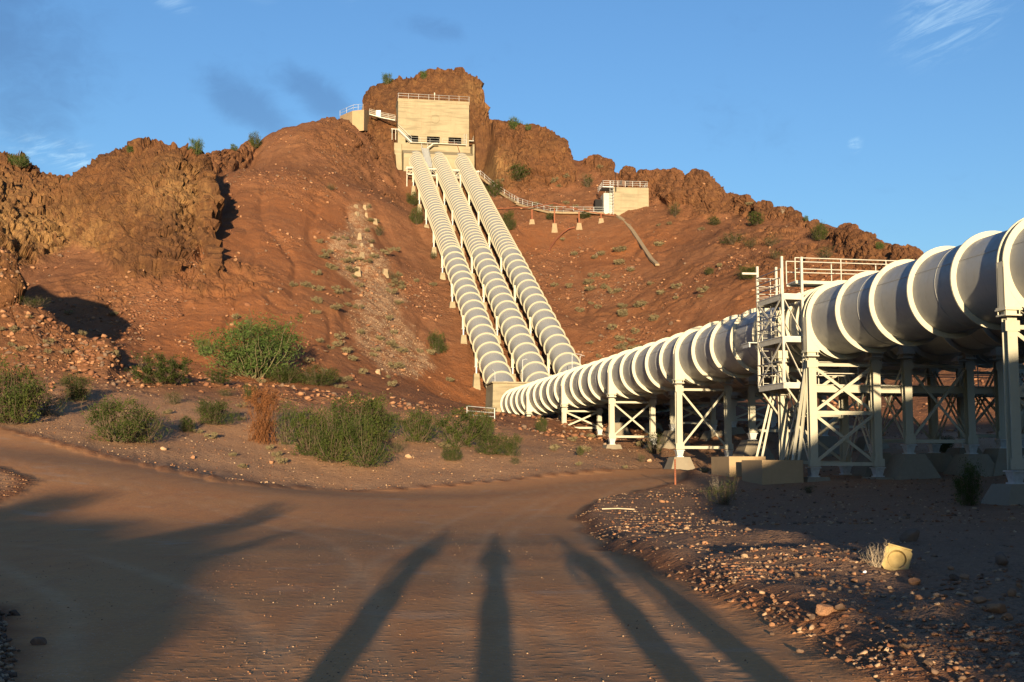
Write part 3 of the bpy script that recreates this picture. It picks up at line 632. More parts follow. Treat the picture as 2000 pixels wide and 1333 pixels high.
# ------------------------------------------------------------------ the ground sheet
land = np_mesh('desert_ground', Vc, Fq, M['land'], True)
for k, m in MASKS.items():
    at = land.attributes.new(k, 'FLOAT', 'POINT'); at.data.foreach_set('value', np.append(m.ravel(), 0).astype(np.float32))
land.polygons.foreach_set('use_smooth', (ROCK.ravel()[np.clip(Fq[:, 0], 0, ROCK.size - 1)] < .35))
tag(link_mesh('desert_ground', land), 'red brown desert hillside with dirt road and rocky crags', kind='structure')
M['rock_s'] = rock_material('scree_rock', (.22, .10, .055), (.15, .07, .04))
M['yellow'] = plain_material('yellow_plastic', (.40, .30, .13), .8, .45, 9)
M['paper'] = plain_material('white_paper', (.7, .74, .8), .7, .1)
# ------------------------------------------------------------------ pipelines
R_P, R_R = 1.525, 1.725
ZP = 7.93; LP = (23.95, 28.45, 32.95)
def ring_mesh(name, r0, r1, t, mat, n=56):
    vs = []; fs = []
    for k in range(n):
        a = 2 * math.pi * k / n; c, s = math.cos(a), math.sin(a)
        for r, y in ((r0, -t / 2), (r1, -t / 2), (r1, t / 2), (r0, t / 2)): vs.append((c * r, y, s * r))
    for k in range(n):
        a = k * 4; b = ((k + 1) % n) * 4
        for j in range(3): fs.append((a + j, b + j, b + j + 1, a + j + 1))
    m = MB(); m.add(vs, fs, False); return m.mesh(name, mat)
def tube_mesh(name, r, L, mat, n=64, seg=1):
    m = MB(); vs = [(math.cos(2 * math.pi * k / n) * r, L * i / seg, math.sin(2 * math.pi * k / n) * r) for i in range(seg + 1) for k in range(n)]
    m.add(vs, [(i * n + k, i * n + (k + 1) % n, (i + 1) * n + (k + 1) % n, (i + 1) * n + k) for i in range(seg) for k in range(n)], True); return m.mesh(name, mat)
me_ring = ring_mesh('stiffener_ring', R_P - .01, R_R, .07, M['ring'])
me_weld = ring_mesh('weld_seam', R_P - .01, R_P + .012, .03, M['pipe'])
me_sleeve = ring_mesh('coupling_sleeve', R_P - .01, R_P + .07, .85, M['ring'])
def saddle_mesh(name):
    """two ring plates, the vertical bracket columns on both sides, gussets and bearing plates; origin on the pipe axis"""
    m = MB()
    for y in (-.16, .16):
        n = 56
        vs = []; 
        for k in range(n):
            a = 2 * math.pi * k / n; c, s = math.cos(a), math.sin(a)
            for r, yy in ((R_P - .01, y - .025), (R_R + .03, y - .025), (R_R + .03, y + .025), (R_P - .01, y + .025)): vs.append((c * r, yy, s * r))
        m.add(vs, [(k * 4 + j, ((k + 1) % n) * 4 + j, ((k + 1) % n) * 4 + j + 1, k * 4 + j + 1) for k in range(n) for j in range(3)])
    m.box((0, 0, R_R + .02), (.5, .3, .03))
    for s in (-1, 1):
        x0 = s * 1.5
        for y in (-.16, .16):
            # gusset plate between the ring and the column, concave towards the pipe
            pts = [(s * math.sqrt(max(R_P ** 2 - z * z, 0)) if z > -1.36 else s * .62, z) for z in (0.1, -.2, -.5, -.8, -1.05, -1.36)]
            out = [(s * 1.75, 0.1), (s * 1.75, -1.36)]
            for a_, b_ in zip(pts[:-1], pts[1:]):
                q = [(a_[0], y - .018, a_[1]), (s * 1.75, y - .018, a_[1]), (s * 1.75, y - .018, b_[1]), (b_[0], y - .018, b_[1])]
                q2 = [(x, y + .018, z) for x, _, z in q]
                m.add(q + q2, [(0, 1, 2, 3), (7, 6, 5, 4), (0, 4, 5, 1), (1, 5, 6, 2), (2, 6, 7, 3), (3, 7, 4, 0)])
        m.box((s * 1.735, 0, -.63), (.03, .42, 1.46)); m.box((s * 1.30, 0, -1.12), (.03, .30, .46))
        m.box((x0, 0, -1.385), (.56, .56, .05))
    return m.mesh(name, M['ring'])
me_saddle = saddle_mesh('support_saddle')
def bearing_mesh():
    m = MB(); m.box((0, 0, .0), (.60, .60, .05)); m.box((0, 0, -.09), (.34, .34, .13)); m.box((0, 0, -.18), (.56, .56, .05))
    for a in (-1, 1):
        for b in (-1, 1): m.tube([(a * .23, b * .23, -.21), (a * .23, b * .23, .05)], .022, 6)
    return m.mesh('bearing', M['ring'])
me_bear = bearing_mesh()
def shoe_mesh():
    m = MB(); m.box((0, 0, .40), (.52, .52, .04)); m.frustum((0, 0), (.30, .30), (.44, .44), .05, .38); m.box((0, 0, .025), (.42, .42, .05))
    for a in (-1, 1): m.beam((a * .2, 0, .38), (a * .13, 0, .05), .03, .34, (0, 1, 0))
    return m.mesh('foot_shoe', M['galv'])
me_shoe = shoe_mesh()
PN = ('nearest', 'middle', 'farthest')
level_pipes = []
S_A, S_B = 50.4, 53.6
SADDLES = [-25.0, -10, 5.2, 20.3, 35.3, S_A, S_B, 69.0, 84.2, 99.4, 114.6]
for i, l in enumerate(LP):
    o = empty('level_pipe', SL(-30, l, ZP), ROT, ('big white ribbed level pipe nearest the camera, carried high on steel trestles' if i == 0 else 'white ribbed level pipe behind the nearest one, on the middle row of trestles' if i == 1 else 'white ribbed level pipe farthest right of the three, behind the other two'), 'pipe', 'level pipes running to the foot of the hill')
    end = 131.0
    link_mesh('pipe_shell', tube_mesh('pipe_shell', R_P, end + 30, M['pipe'], 96, 1), o)
    marks = set()
    for a, b in zip(SADDLES[:-1], SADDLES[1:]):
        if (a, b) == (S_A, S_B): continue
        n = max(1, round((b - a) / 3.02)); marks |= {round(a + (b - a) * k / n, 3) for k in range(1, n)}
    marks |= {round(114.6 + 2.95 * k, 3) for k in range(1, 6)}; marks |= {round(S_B + .0, 3)} - {round(S_B, 3)}
    for s in sorted(marks): link_mesh('stiffener_ring', me_ring, o, loc=(0, s + 30, 0))
    for s in sorted(marks)[::2]: link_mesh('weld_seam', me_weld, o, loc=(0, s + 31.4, 0))
    for s in SADDLES: link_mesh('support_saddle', me_saddle, o, loc=(0, s + 30, 0))
    link_mesh('coupling_sleeve', me_sleeve, o, loc=(0, 52.0 + 30, 0))
    for s in (51.4, 52.6): link_mesh('stiffener_ring', me_ring, o, loc=(0, s + 30, 0))
    ls = MB(); ls.box((-R_P * math.cos(.42), 80, R_P * math.sin(.42)), (.03, 161, .03)); ls.build('long_seam', M['pipe'], o)

# anchor block at the foot of the hill
blk = empty('anchor_block', SL(130.9, 28.45, 5.5), ROT, 'tan concrete anchor block where the three pipes bend up the hill', 'concrete block')
m = MB(); m.frustum((0, 2.2), (13.9, 5.4), (13.5, 4.6), -1.0, 4.75); m.build('block', M['conc'], blk)
m = MB(); m.box((0, 2.0, 4.83), (13.9, 5.0, .14)); m.build('cap', M['conc'], blk)
for x_ in (-2.3,):
    m = MB(); m.tube([(x_ - 4.2, 0.2, 4.9), (x_ - 4.2, .2, 6.0), (x_ - 4.5, .1, 6.25)], .03, 6); m.build('vent_pipe', M['galv'], blk)
for x_, hh_ in ((-3.35, 3.5), (2.2, 4.4), (3.1, 4.2)):
    lp = empty('lamp_post', SL(131.6, 28.45 + x_, 10.4), ROT, {-3.35: 'thin lamp post on the anchor block left of the middle pipe', 2.2: 'thin lamp post with long bent arm before the right pipe', 3.1: 'short thin post beside the bent lamp before the right pipe'}[x_], 'lamp post', 'thin posts on the anchor block')
    m = MB(); m.tube([(0, 0, 0), (0, 0, hh_ * .72)], .035, 6); m.build('post', M['galv'], lp)
    m = MB(); m.tube([(0, 0, hh_ * .72 - .05), (.35, 0, hh_ * .74), (1.1 if x_ == 2.2 else .5, 0, hh_ * .72)], .028, 6); m.build('arm', M['galv'], lp)

# the sloping pipes
ang = math.atan(PS); SEND = 237.5; LEN = (SEND - PS0 + 2) / math.cos(ang)
me_ring_s = ring_mesh('stiffener_ring', R_P - .01, R_R, .075, M['ring_hill'], 48)
me_ring_t = ring_mesh('stiffener_ring', R_P - .01, R_P + .135, .06, M['ring_hill'], 48)
def tilt(m, name, mat):
    ca, sa = math.cos(-ang), math.sin(-ang); m.v = [(x, y * ca - z * sa, y * sa + z * ca) for x, y, z in m.v]; return m.mesh(name, mat)
me_brk = [tilt(MB().box((s * 1.60, 0, -.8), (.30, .28, 1.75)).box((s * 1.60, 0, -1.70), (.5, .4, .05)), 'side_bracket', M['ring']) for s in (-1, 1)]
me_sfoot = [tilt(MB().tube([(s * 1.55, 0, -1.72), (s * 1.55, 0, -2.5)], .13, 10), 'foot', M['galv']) for s in (-1, 1)]
me_pier = None
def pier_mesh():
    m = MB(); m.frustum((0, 0), (.85, 1.1), (.6, .75), -2.6, 0); return m.mesh('concrete_pier', M['conc'])
me_pier = pier_mesh()
def slope_pos(s, l, dz=0): return SL(s, l, PZ0 + PS * (s - PS0) + dz)
lowS = [136.4 + 3.02 * k * math.cos(ang) for k in range(18)]
s_hi0 = lowS[-1]; hiS = []; s = s_hi0
while s < SEND - 1:
    s += 1.51 * math.cos(ang) ; hiS.append(s)
SUPS = [147.5 + 11.4 * k for k in range(8)]
for i, l in enumerate(LP):
    o = bpy.data.objects.new('sloping_pipe', None); COL.objects.link(o)
    o.location = slope_pos(PS0 - 1, l); o.rotation_euler = (ang, 0, ROT)
    tag(o, ('white ribbed pipe climbing the hill, left one of the three', 'white ribbed pipe climbing the hill between the other two', 'white ribbed pipe climbing the hill, right one of the three')[i], 'pipe', 'ribbed pipes climbing the hill')
    link_mesh('pipe_shell', tube_mesh('pipe_shell', R_P, LEN, M['pipe'], 72), o)
    for s in lowS + hiS: link_mesh('stiffener_ring', me_ring_s if s < hiS[0] else me_ring_t, o, loc=(0, (s - PS0 + 1) / math.cos(ang), 0))
    for s in SUPS:
        for q_ in (0, 1): link_mesh('side_bracket', me_brk[q_], o, loc=(0, (s - PS0 + 1) / math.cos(ang), 0)); link_mesh('foot', me_sfoot[q_], o, loc=(0, (s - PS0 + 1) / math.cos(ang), 0))
    for k, s in enumerate(SUPS):
        for sd in (-1, 1):
            z = PZ0 + PS * (s - PS0) - 2.5
            q_ = SL(s, l + sd * 1.55); p = MB().frustum((0, 0), (.9, 1.1), (.6, .75), -max(.5, z - gz(q_.x, q_.y) + .4), 0).build('concrete_pier', M['conc'], None, loc=SL(s, l + sd * 1.55, z), rz=ROT)
            tag(p, 'tan concrete pier, %s side of the %s climbing pipe, %s from bottom' % ('left' if sd < 0 else 'right', ('left', 'middle', 'right')[i], ('first', 'second', 'third', 'fourth', 'fifth', 'sixth', 'seventh', 'topmost')[k]), 'concrete pier', 'piers under the left side of the left pipe' if (i == 0 and sd < 0) else 'piers between the climbing pipes' if not (i == 2 and sd > 0) else 'piers right of the right pipe')

# ------------------------------------------------------------------ trestles under the level pipes
def pedestal(s, l, ztop, label, group, big=False):
    g = min(ground(*SL(s + a, l + b)[:2]) for a in (-.8, .8) for b in (-.8, .8)) - .35
    h = ztop - g; q = .62 if big else .45
    o = MB().frustum((0, 0), (.95 + 2 * q * h * .8, 1.1 + 2 * q * h * .6), (.95, 1.1), -h, 0).build('concrete_footing', M['conc_grey'])
    o.location = SL(s, l, ztop); o.rotation_euler = (0, 0, ROT); tag(o, label, 'concrete footing', group); return o
ZT = 6.32
def bent(s, l, zb, label, pair=None, two=False):
    """one steel frame across a pipe: two H columns, beams and crossed braces"""
    o = empty('pipe_trestle', SL(s, l, zb), ROT, label, 'trestle', 'steel trestles under the level pipes')
    H = ZT - zb
    for x in (-1.5, 1.5):
        m = MB(); m.ibeam((x, 0, .44), (x, 0, H - .10), .34, .32, .028, (0, 1, 0)); lg = m.build('column', M['steel'], o)
        link_mesh('bearing', me_bear, lg, loc=(x, 0, H + .17)); link_mesh('foot_shoe', me_shoe, lg, loc=(x, 0, 0))
        for zg in (.62, H - .35): MB().box((x, -.18, zg), (.5, .02, .34)).build('gusset_plate', M['steel'], lg)
    zt, z0 = H - .38, .68
    def X(za, zb_):
        for (a, b), y in (((-1.34, 1.34), -.05), ((1.34, -1.34), .06)):
            m = MB(); m.beam((a, y, za), (b, y, zb_), .11, .035, (0, 1, 0)); m.beam((a, y + .025, za + .07), (b, y + .025, zb_ + .07), .03, .09, (0, 1, 0)); m.build('cross_brace', M['steel'], o)
    m = MB(); m.beam((-1.36, 0, zt), (1.36, 0, zt), .12, .14); m.build('top_beam', M['steel'], o)
    m = MB(); m.beam((-1.36, 0, z0 - .12), (1.36, 0, z0 - .12), .12, .16); m.build('bottom_beam', M['steel'], o)
    if two:
        zm = (zt + z0) / 2; m = MB(); m.beam((-1.36, 0, zm), (1.36, 0, zm), .12, .17); m.build('middle_beam', M['steel'], o); X(z0, zm - .1); X(zm + .1, zt - .1)
    else: X(z0, zt - .1)
    if pair:
        d = pair - s
        for x in (-1.5, 1.5):
            for za, zb_ in ((z0, zt), (zt, z0)):
                m = MB(); m.beam((x - .1, .18, za), (x - .1, d - .18, zb_), .035, .10); m.beam((x + .1, .18, za), (x + .1, d - .18, zb_), .035, .10); m.build('long_brace', M['steel'], o)
    return o
zb1 = {20.3: .9, 35.3: 1.0, S_A: 1.05, S_B: 1.12, 69.0: 2.0, 84.2: 2.95, 99.4: 4.0}
where = {20.3: 'beyond the right edge', 35.3: 'at the right edge', S_A: 'near one at the access tower', S_B: 'far one at the access tower', 69.0: 'third from the anchor block', 84.2: 'second from the anchor block', 99.4: 'first from the anchor block'}
for i, l in enumerate(LP):
    for s, z in zb1.items():
        zb = z if i == 0 else max(z + (1.0 if i == 1 else 1.25), ground(*SL(s, l)[:2]) + .45)
        if zb > 5.3: continue
        lab = 'X braced trestle under the %s pipe, %s' % (('nearest', 'middle', 'farthest')[i], where[s])
        bent(s, l, zb, lab, S_B if s == S_A else None, two=(zb < 1.4 and i == 0))
        for sd in (-1, 1):
            pedestal(s, l + sd * 1.5, zb, 'grey footing, %s column, %s pipe, trestle %s' % ('left' if sd < 0 else 'right', ('nearest', 'middle', 'farthest')[i], where[s]), 'concrete footings of the trestles', i > 0 or s < 40)
    if i == 0:
        pass
    z = 114.6; zb = 5.2 + .25 * i
    o = empty('short_support', SL(z, l, zb), ROT, 'short white steel support under the %s level pipe beside the anchor block' % PN[i], 'support', 'short supports by the anchor block')
    for x in (-1.5, 1.5):
        MB().ibeam((x, 0, .25), (x, 0, ZT - zb - .1), .34, .32, .028, (0, 1, 0)).build('column', M['steel'], o); link_mesh('bearing', me_bear, o, loc=(x, 0, ZT - zb + .17))

# ------------------------------------------------------------------ access tower with its walkways over and under the pipes
T = empty('access_tower', SL(52.4, 21.9, 1.8), ROT, 'white steel access tower with three landings, ladder cage and railings beside the nearest pipe', 'access tower')
def tp_(s, l, z): return (l - 21.9, s - 52.4, z - 1.8)
S0, S1, L0, L1 = 51.0, 53.9, 21.45, 22.38
for s in (S0, S1):
    for l in (L0, L1): MB().beam(tp_(s, l, 5.1), tp_(s, l, 10.8), .10, .10).build('post', M['white'], T)
for z, la in ((9.12, L0), (7.22, L0 - .0), (5.17, L0)):
    d = MB(); d.box(tp_((S0 + S1) / 2, (L0 + L1) / 2, z), (L1 - L0 + .12, S1 - S0 + .1, .04)); dk = d.build('deck', M['galv'], T)
    f = MB()
    for a, b in (((S0, L0), (S0, L1)), ((S1, L0), (S1, L1)), ((S0, L0), (S1, L0)), ((S0, L1), (S1, L1))): f.beam(tp_(a[0], a[1], z - .13), tp_(b[0], b[1], z - .13), .06, .22)
    f.build('edge_beam', M['white'], dk)
# side bay of the middle landing with the ladder
m = MB(); m.box(tp_(54.4, L0 - .02, 7.22), (L1 - L0, .95, .04)); m.beam(tp_(54.85, L0 - .4, 7.12), tp_(54.0, L0 - .4, 7.12), .06, .2); m.build('side_landing', M['galv'], T)
for za, zb in ((5.2, 7.1), (7.25, 9.0)):
    for l in (L0,):
        for a, b in (((S0, za), (S1, zb)), ((S1, za), (S0, zb))): MB().beam(tp_(a[0], l - .03, a[1]), tp_(b[0], l - .03, b[1]), .03, .09).build('side_brace', M['white'], T)
    MB().beam(tp_(S0 - .03, L0, zb), tp_(S0 - .03, L1, za), .09, .03).build('front_brace', M['white'], T)
def rails(parent, pts, levels, off, name='handrail', r=.024, posts=1.6, mat='white'):
    m = MB()
    for h in levels: m.tube([Vector(p) + Vector((0, 0, h)) for p in pts], r, 6)
    m.build(name, M[mat], parent)
    for a, b in zip(pts[:-1], pts[1:]):
        a, b = Vector(a), Vector(b); n = max(1, round((b - a).length / posts))
        for k in range(n + 1):
            if k == n and b is not Vector(pts[-1]): pass
            p = a.lerp(b, k / n); MB().tube([p, p + Vector((0, 0, levels[0]))], r * 1.15, 6).build('rail_post', M[mat], parent)
for z in (9.14, 7.24, 5.19):
    rails(T, [tp_(S0, L0 - .05, z), tp_(S1, L0 - .05, z), tp_(S1, L1, z)], (1.1, .72, .36) if z > 9 else (.95, .5), 0, posts=2.9)
for s, z0_, z1_, l_ in ((53.5, 5.1, 8.3, L0 + .25), (52.9, 7.2, 10.1, L0 + .45)):
    m = MB()
    for a in (-.22, .22): m.tube([tp_(s, l_ + a, z0_), tp_(s, l_ + a, z1_)], .022, 6)
    k = z0_ + .2
    while k < z1_: m.tube([tp_(s, l_ - .22, k), tp_(s, l_ + .22, k)], .014, 5); k += .3
    m.build('ladder', M['white'], T)
for k in range(7):
    zc = 7.6 + k * .42; MB().tube([tp_(53.55 + .38 * math.sin(a), L0 + .28 - .38 * math.cos(a), zc) for a in np.linspace(0, 2 * math.pi, 13)], .014, 4, cap=False).build('cage_hoop', M['white'], T)
MB().beam(tp_(S1, L0 - .75, 10.45), tp_(S1 - .05, L0, 10.45), .09, .09).build('outrigger', M['white'], T)
for s, sb in ((S0 - .15, S0 - .9), (S1 + .1, S1 + .5)):
    for d in (0, .28):
        MB().beam(tp_(s, L1 + .15 + d * .3, 6.5), tp_(sb, L1 - 1.0 + d, 1.72), .10, .10).build('raking_strut', M['steel'], T)
MB().beam(tp_(S0, L0 + .05, 5.05), tp_(S0, L1 + .25, 3.5), .07, .07).build('knee_brace', M['steel'], T)
MB().beam(tp_(S1, L0 + .05, 5.05), tp_(S1, L1 + .25, 3.5), .07, .07).build('knee_brace', M['steel'], T)
# walkway over the pipes
Wk = empty('upper_walkway', SL(52.0, 30.0, 9.8), ROT, 'railed steel walkway crossing over the top of the level pipes', 'walkway')
m = MB(); m.box((0, 0, -.02), (15.4, .95, .05)); m.build('deck', M['galv'], Wk)
for y in (-.5, .5): MB().beam((-7.7, y, -.05), (7.7, y, -.05), .05, .14).build('edge_beam', M['white'], Wk)
for y in (-.5, .5): rails(Wk, [(-7.7, y, 0), (7.7, y, 0)], (1.05, .55), 0, posts=2.2)
Wl = empty('lower_walkway', SL(52.0, 30.4, 5.1), ROT, 'steel walkway passing across under the level pipes between the paired trestles', 'walkway')
m = MB(); m.box((0, 0, .02), (16.6, 1.4, .05)); m.build('deck', M['galv'], Wl)
for y in (-1.25, 1.25): MB().ibeam((-8.2, y, -.18), (8.4, y, -.18), .18, .34).build('edge_beam', M['steel'], Wl)
for y in (-.7, .7): rails(Wl, [(-7.2, y, .04), (8.3, y, .04)], (1.0, .5), 0, posts=2.4)
# concrete plinths of the tower struts
for (s, l, ls_, ll_, zt, lab) in ((50.9, 20.75, 2.4, 1.85, 1.78, 'low stained concrete plinth at the foot of the access tower, right of two'), (54.6, 20.6, 2.4, 1.75, 1.95, 'low tan concrete plinth behind the access tower, left of two')):
    g = ground(*SL(s, l)[:2]) - .5
    o = MB().box((0, 0, (g - zt) / 2), (ll_, ls_, zt - g)).build('concrete_plinth', M['conc_old']); o.location = SL(s, l, zt); o.rotation_euler = (0, 0, ROT); tag(o, lab, 'concrete plinth', 'plinths of the access tower')

# ------------------------------------------------------------------ valve house at the top of the pipes
SB = 240.0
Lb0 = WSL_s(777.8, 192.3, SB)[0]; Lb1 = WSL_s(916.2, 202.4, SB)[0]; Zb1 = WSL_s(777.8, 192.3, SB)[1]; Zb0 = WSL_s(784, 281, SB)[1]
Wb = Lb1 - Lb0; Db = 9.0; Hb = Zb1 - Zb0
B = empty('valve_house', SL(SB, (Lb0 + Lb1) / 2, Zb0), ROT, 'tall square concrete valve house with three dark openings at the top of the pipes', 'building')
# front wall in pieces round the openings
wins = []
for x0, x1 in ((792, 817), (834, 859), (876, 901)):
    a = WSL_s(x0, 270, SB)[0] - (Lb0 + Lb1) / 2; b = WSL_s(x1, 270, SB)[0] - (Lb0 + Lb1) / 2; wins.append((a, b))
zt_ = WSL_s(805, 265.2, SB)[1] - Zb0; zb_ = WSL_s(805, 279.4, SB)[1] - Zb0
m = MB(); hw = Wb / 2
xs = [-hw] + [v for w_ in wins for v in w_] + [hw]
m.box((0, .2, (zt_ + Hb - .6) / 2), (Wb, .4, Hb - .6 - zt_)); m.box((0, .2, zb_ / 2 - 1.0), (Wb, .4, zb_ + 2.0))
for k in range(0, len(xs), 2): m.box(((xs[k] + xs[k + 1]) / 2, .2, (zb_ + zt_) / 2), (xs[k + 1] - xs[k], .4, zt_ - zb_))
m.build('front_wall', M['conc'], B)
m = MB(); 
for s_ in (-1, 1): m.box((s_ * (hw - .2), Db / 2 + .2, Hb / 2 - 1.3), (.4, Db - .4, Hb + 1.4))
m.box((0, Db - .2, Hb / 2 - 1.3), (Wb - .8, .4, Hb + 1.4)); m.build('side_walls', M['conc'], B)
m = MB(); m.box((0, Db / 2, Hb - .3), (Wb + .16, Db + .16, .6)); m.build('roof_slab', M['conc'], B)
m = MB(); m.box((0, Db / 2 + .4, -.4), (Wb - .9, Db - 1.4, .3)); m.build('floor_slab', M['conc'], B)
for a, b in wins:
    w_ = empty('opening', (0, 0, 0)); w_.parent = B; w_.location = ((a + b) / 2, 0, zb_)
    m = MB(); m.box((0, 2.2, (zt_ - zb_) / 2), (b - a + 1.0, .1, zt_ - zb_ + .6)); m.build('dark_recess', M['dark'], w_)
    m = MB(); m.box((.15, .9, .2), (b - a - .5, .08, .3)); m.build('low_panel', M['conc'], w_)
rl = [(-hw, 0, Hb), (hw, 0, Hb), (hw, Db, Hb), (-hw, Db, Hb), (-hw, 0, Hb)]
m = MB()
for h in (1.05, .55): m.tube([Vector(p) + Vector((0, 0, h)) for p in rl], .035, 5)
m.build('roof_railing', M['galv'], B)
for k in range(8): 
    x_ = -hw + Wb * k / 7; MB().tube([(x_, 0, Hb), (x_, 0, Hb + 1.05)], .035, 5).build('rail_post', M['galv'], B)
m = MB(); m.tube([(.2, .6, Hb), (.2, .6, Hb + 1.7)], .06, 6); m.box((.2, .6, Hb + 1.45), (.2, .2, .5)); m.build('roof_antenna', M['white'], B)
m = MB(); m.tube([(0.3 + .85 * math.cos(a), -.03, Hb - 3.9 + .85 * math.sin(a)) for a in np.linspace(0, 2 * math.pi, 25)], .03, 4, cap=False); m.build('round_emblem', M['conc'], B)
# gallery along the front and stairs
z_g = .12
m = MB(); m.box((.8, -.55, z_g), (Wb - 3.2, 1.0, .12)); m.build('gallery_deck', M['white'], B)
rails(B, [(-hw + 2.6, -1.0, z_g), (-hw + 8.2, -1.0, z_g)], (1.0, .5), 0, r=.018, posts=2.2, mat='galv')
rails(B, [(hw - 5.5, -1.0, z_g), (hw - .7, -1.0, z_g)], (1.0, .5), 0, r=.018, posts=2.2, mat='galv')
st = empty('stair'); st.parent = B
z1 = WSL_s(777, 254.5, SB)[1] - Zb0
m = MB(); m.beam((-hw - .1, -.95, z1), (-hw + 2.7, -.95, z_g), .1, .34); m.beam((-hw - .1, -.15, z1), (-hw + 2.7, -.15, z_g), .1, .34); m.build('stringer', M['white'], st)
m = MB()
for k in range(12): f_ = (k + .5) / 12; m.box((-hw - .1 + 2.8 * f_, -.55, z1 + (z_g - z1) * f_), (.24, .7, .04))
m.build('treads', M['galv'], st)
m = MB(); m.box((-hw - .75, .2, z1), (1.3, 1.8, .16)); m.build('landing', M['white'], st)
m = MB(); m.tube([(-hw - 1.2, -.6, z1), (-hw - 1.2, -.6, z1 - 2.2)], .08, 6); m.tube([(-hw - .5, -.6, z1), (-hw - .5, -.6, z1 - 2.2)], .08, 6); m.build('landing_legs', M['white'], st)
m = MB()
for h in (1.0, .5): m.tube([(-hw - .1, -1.0, z1 + h), (-hw + 2.7, -1.0, z_g + h)], .03, 5)
m.build('stair_rail', M['galv'], st)
m = MB()
for a in (-.25, .25): m.tube([(hw - .75 + a, -.12, -2.9), (hw - .75 + a, -.12, 2.6)], .03, 5)
for k in range(18): m.tube([(hw - 1.0, -.12, -2.8 + k * .3), (hw - .5, -.12, -2.8 + k * .3)], .02, 4)
m.build('wall_ladder', M['galv'], B)
m = MB(); m.box((hw + .5, .8, 1.25), (1.0, 1.6, .14)); m.tube([(hw + .95, .1, 1.3), (hw + .95, .1, 2.3), (hw + .95, 1.5, 2.3), (hw + .95, 1.5, 1.3)], .03, 5); m.build('side_balcony', M['white'], B)
# anchor mass under the house
Am = empty('anchor_mass', SL(236.2, 28.3, 56.0), ROT, 'tan concrete anchor mass under the valve house where the pipes enter', 'concrete block')
cL = (Lb0 + Lb1) / 2 - 28.3; w2 = Wb + .5
zf = WSL_s(850, 300, 236.2)[1] - 56; ztop = Zb0 - 56 - .02
lft = -w2 / 2 + cL + 1.1; rgt = w2 / 2 + cL
m = MB()
pr = [(0, -3), (0, zf - .2), (3.6, zf + 1.35), (3.6, ztop), (9, ztop), (9, -3)]
vs = [(lft, y, z) for y, z in pr] + [(rgt, y, z) for y, z in pr]; n = len(pr)
m.add(vs, [tuple(range(n)), tuple(range(2 * n - 1, n - 1, -1))] + [(i + n, (i + 1) % n + n, (i + 1) % n, i) for i in range(n)]); m.build('block', M['conc'], Am)
m = MB(); m.frustum((lft - .9, 5.2), (2.2, 4.4), (1.4, 4.0), -5, ztop); m.build('side_buttress', M['conc'], Am)
m = MB(); m.frustum((lft - 2.3, 6.8), (2.0, 4.4), (1.6, 4.0), -6, ztop - .35); m.build('wing_wall', M['conc_old'], Am)
m = MB(); m.box((rgt + .2, 4.5, (ztop - 4) / 2 - .8), (.35, 8, ztop + 5)); m.build('end_wall', M['conc'], Am)
m = MB()
for a, b in (((2.2, 3.5, zf + 3.4), (4.0, 3.5, zf + 3.1)), ((4.0, 3.5, zf + 3.1), (4.5, 2.0, zf + .7)), ((4.5, 2.0, zf + .7), (4.5, 1.0, zf + .2))): m.tube([a, b], .05, 6)
m.build('pipework', M['rust'], Am)
# gangway from the gallery down to the pipe bridge
Gw = empty('gangway', SL(233, 26.2, 60), ROT, 'grey railed gangway dropping from the gallery between the pipes', 'gangway')
def gp(s, l, z): return (l - 26.2, s - 233, z - 60)
q0 = WSL_s(829, 290, 238.4); q1 = WSL_s(833, 306, 235); q2 = WSL_s(837.5, 327, 230.6)
P0, P1, P2 = (gp(238.4, q0[0], q0[1]), gp(235, q1[0], q1[1]), gp(230.6, q2[0], q2[1]))
for a, b in ((P0, P1), (P1, P2)):
    m = MB(); m.beam(a, b, 1.15, .06); m.build('deck', M['galv'], Gw)
    for d in (-.6, .6):
        m = MB(); m.beam(Vector(a) + Vector((d, 0, 0)), Vector(b) + Vector((d, 0, 0)), .07, .22); m.build('stringer', M['galv'], Gw)
        m = MB(); m.tube([Vector(a) + Vector((d, 0, 1)), Vector(b) + Vector((d, 0, 1))], .03, 5); m.tube([Vector(a) + Vector((d, 0, .5)), Vector(b) + Vector((d, 0, .5))], .022, 5)
        for f_ in (0, .5, 1): p = Vector(a).lerp(Vector(b), f_) + Vector((d, 0, 0)); m.tube([p, p + Vector((0, 0, 1))], .03, 5)
        m.build('handrail', M['galv'], Gw)
r0 = WSL_s(834, 291, 238.4); r1 = WSL_s(846, 281.5, 238.4); r2 = WSL_s(855, 281.5, 238.4)
for a, b in ((gp(238.3, *r0), gp(238.3, *r1)), (gp(238.3, *r1), gp(238.3, *r2))):
    MB().beam(a, b, .7, .22).build('side_flight', M['white'], Gw)
# bridge across the pipes
b0 = WSL_s(793.5, 327, 229.2); b1 = WSL_s(936.5, 335.6, 229.2)
Br = empty('pipe_bridge', SL(229.2, b0[0], b0[1]), ROT, 'white truss footbridge crossing the three climbing pipes below the valve house', 'footbridge')
Lw = b1[0] - b0[0]; zz = lambda x: (b1[1] - b0[1]) * x / Lw
for y in (0, 1.3):
    MB().beam((0, y, 0), (Lw, y, zz(Lw)), .16, .24).build('top_chord', M['white'], Br)
    MB().beam((.3, y, -1.35), (Lw - .3, y, -1.35 + zz(Lw)), .12, .16).build('bottom_chord', M['white'], Br)
n = 9
for y in (0, 1.3):
    for k in range(n + 1):
        x = .2 + (Lw - .4) * k / n; MB().beam((x, y, 0), (x, y, -1.35), .08, .08).build('strut', M['white'], Br)
        if k < n: x2 = .2 + (Lw - .4) * (k + 1) / n; MB().beam((x, y, 0 if k % 2 else -1.3), (x2, y, -1.3 if k % 2 else 0), .06, .06).build('diagonal', M['white'], Br)
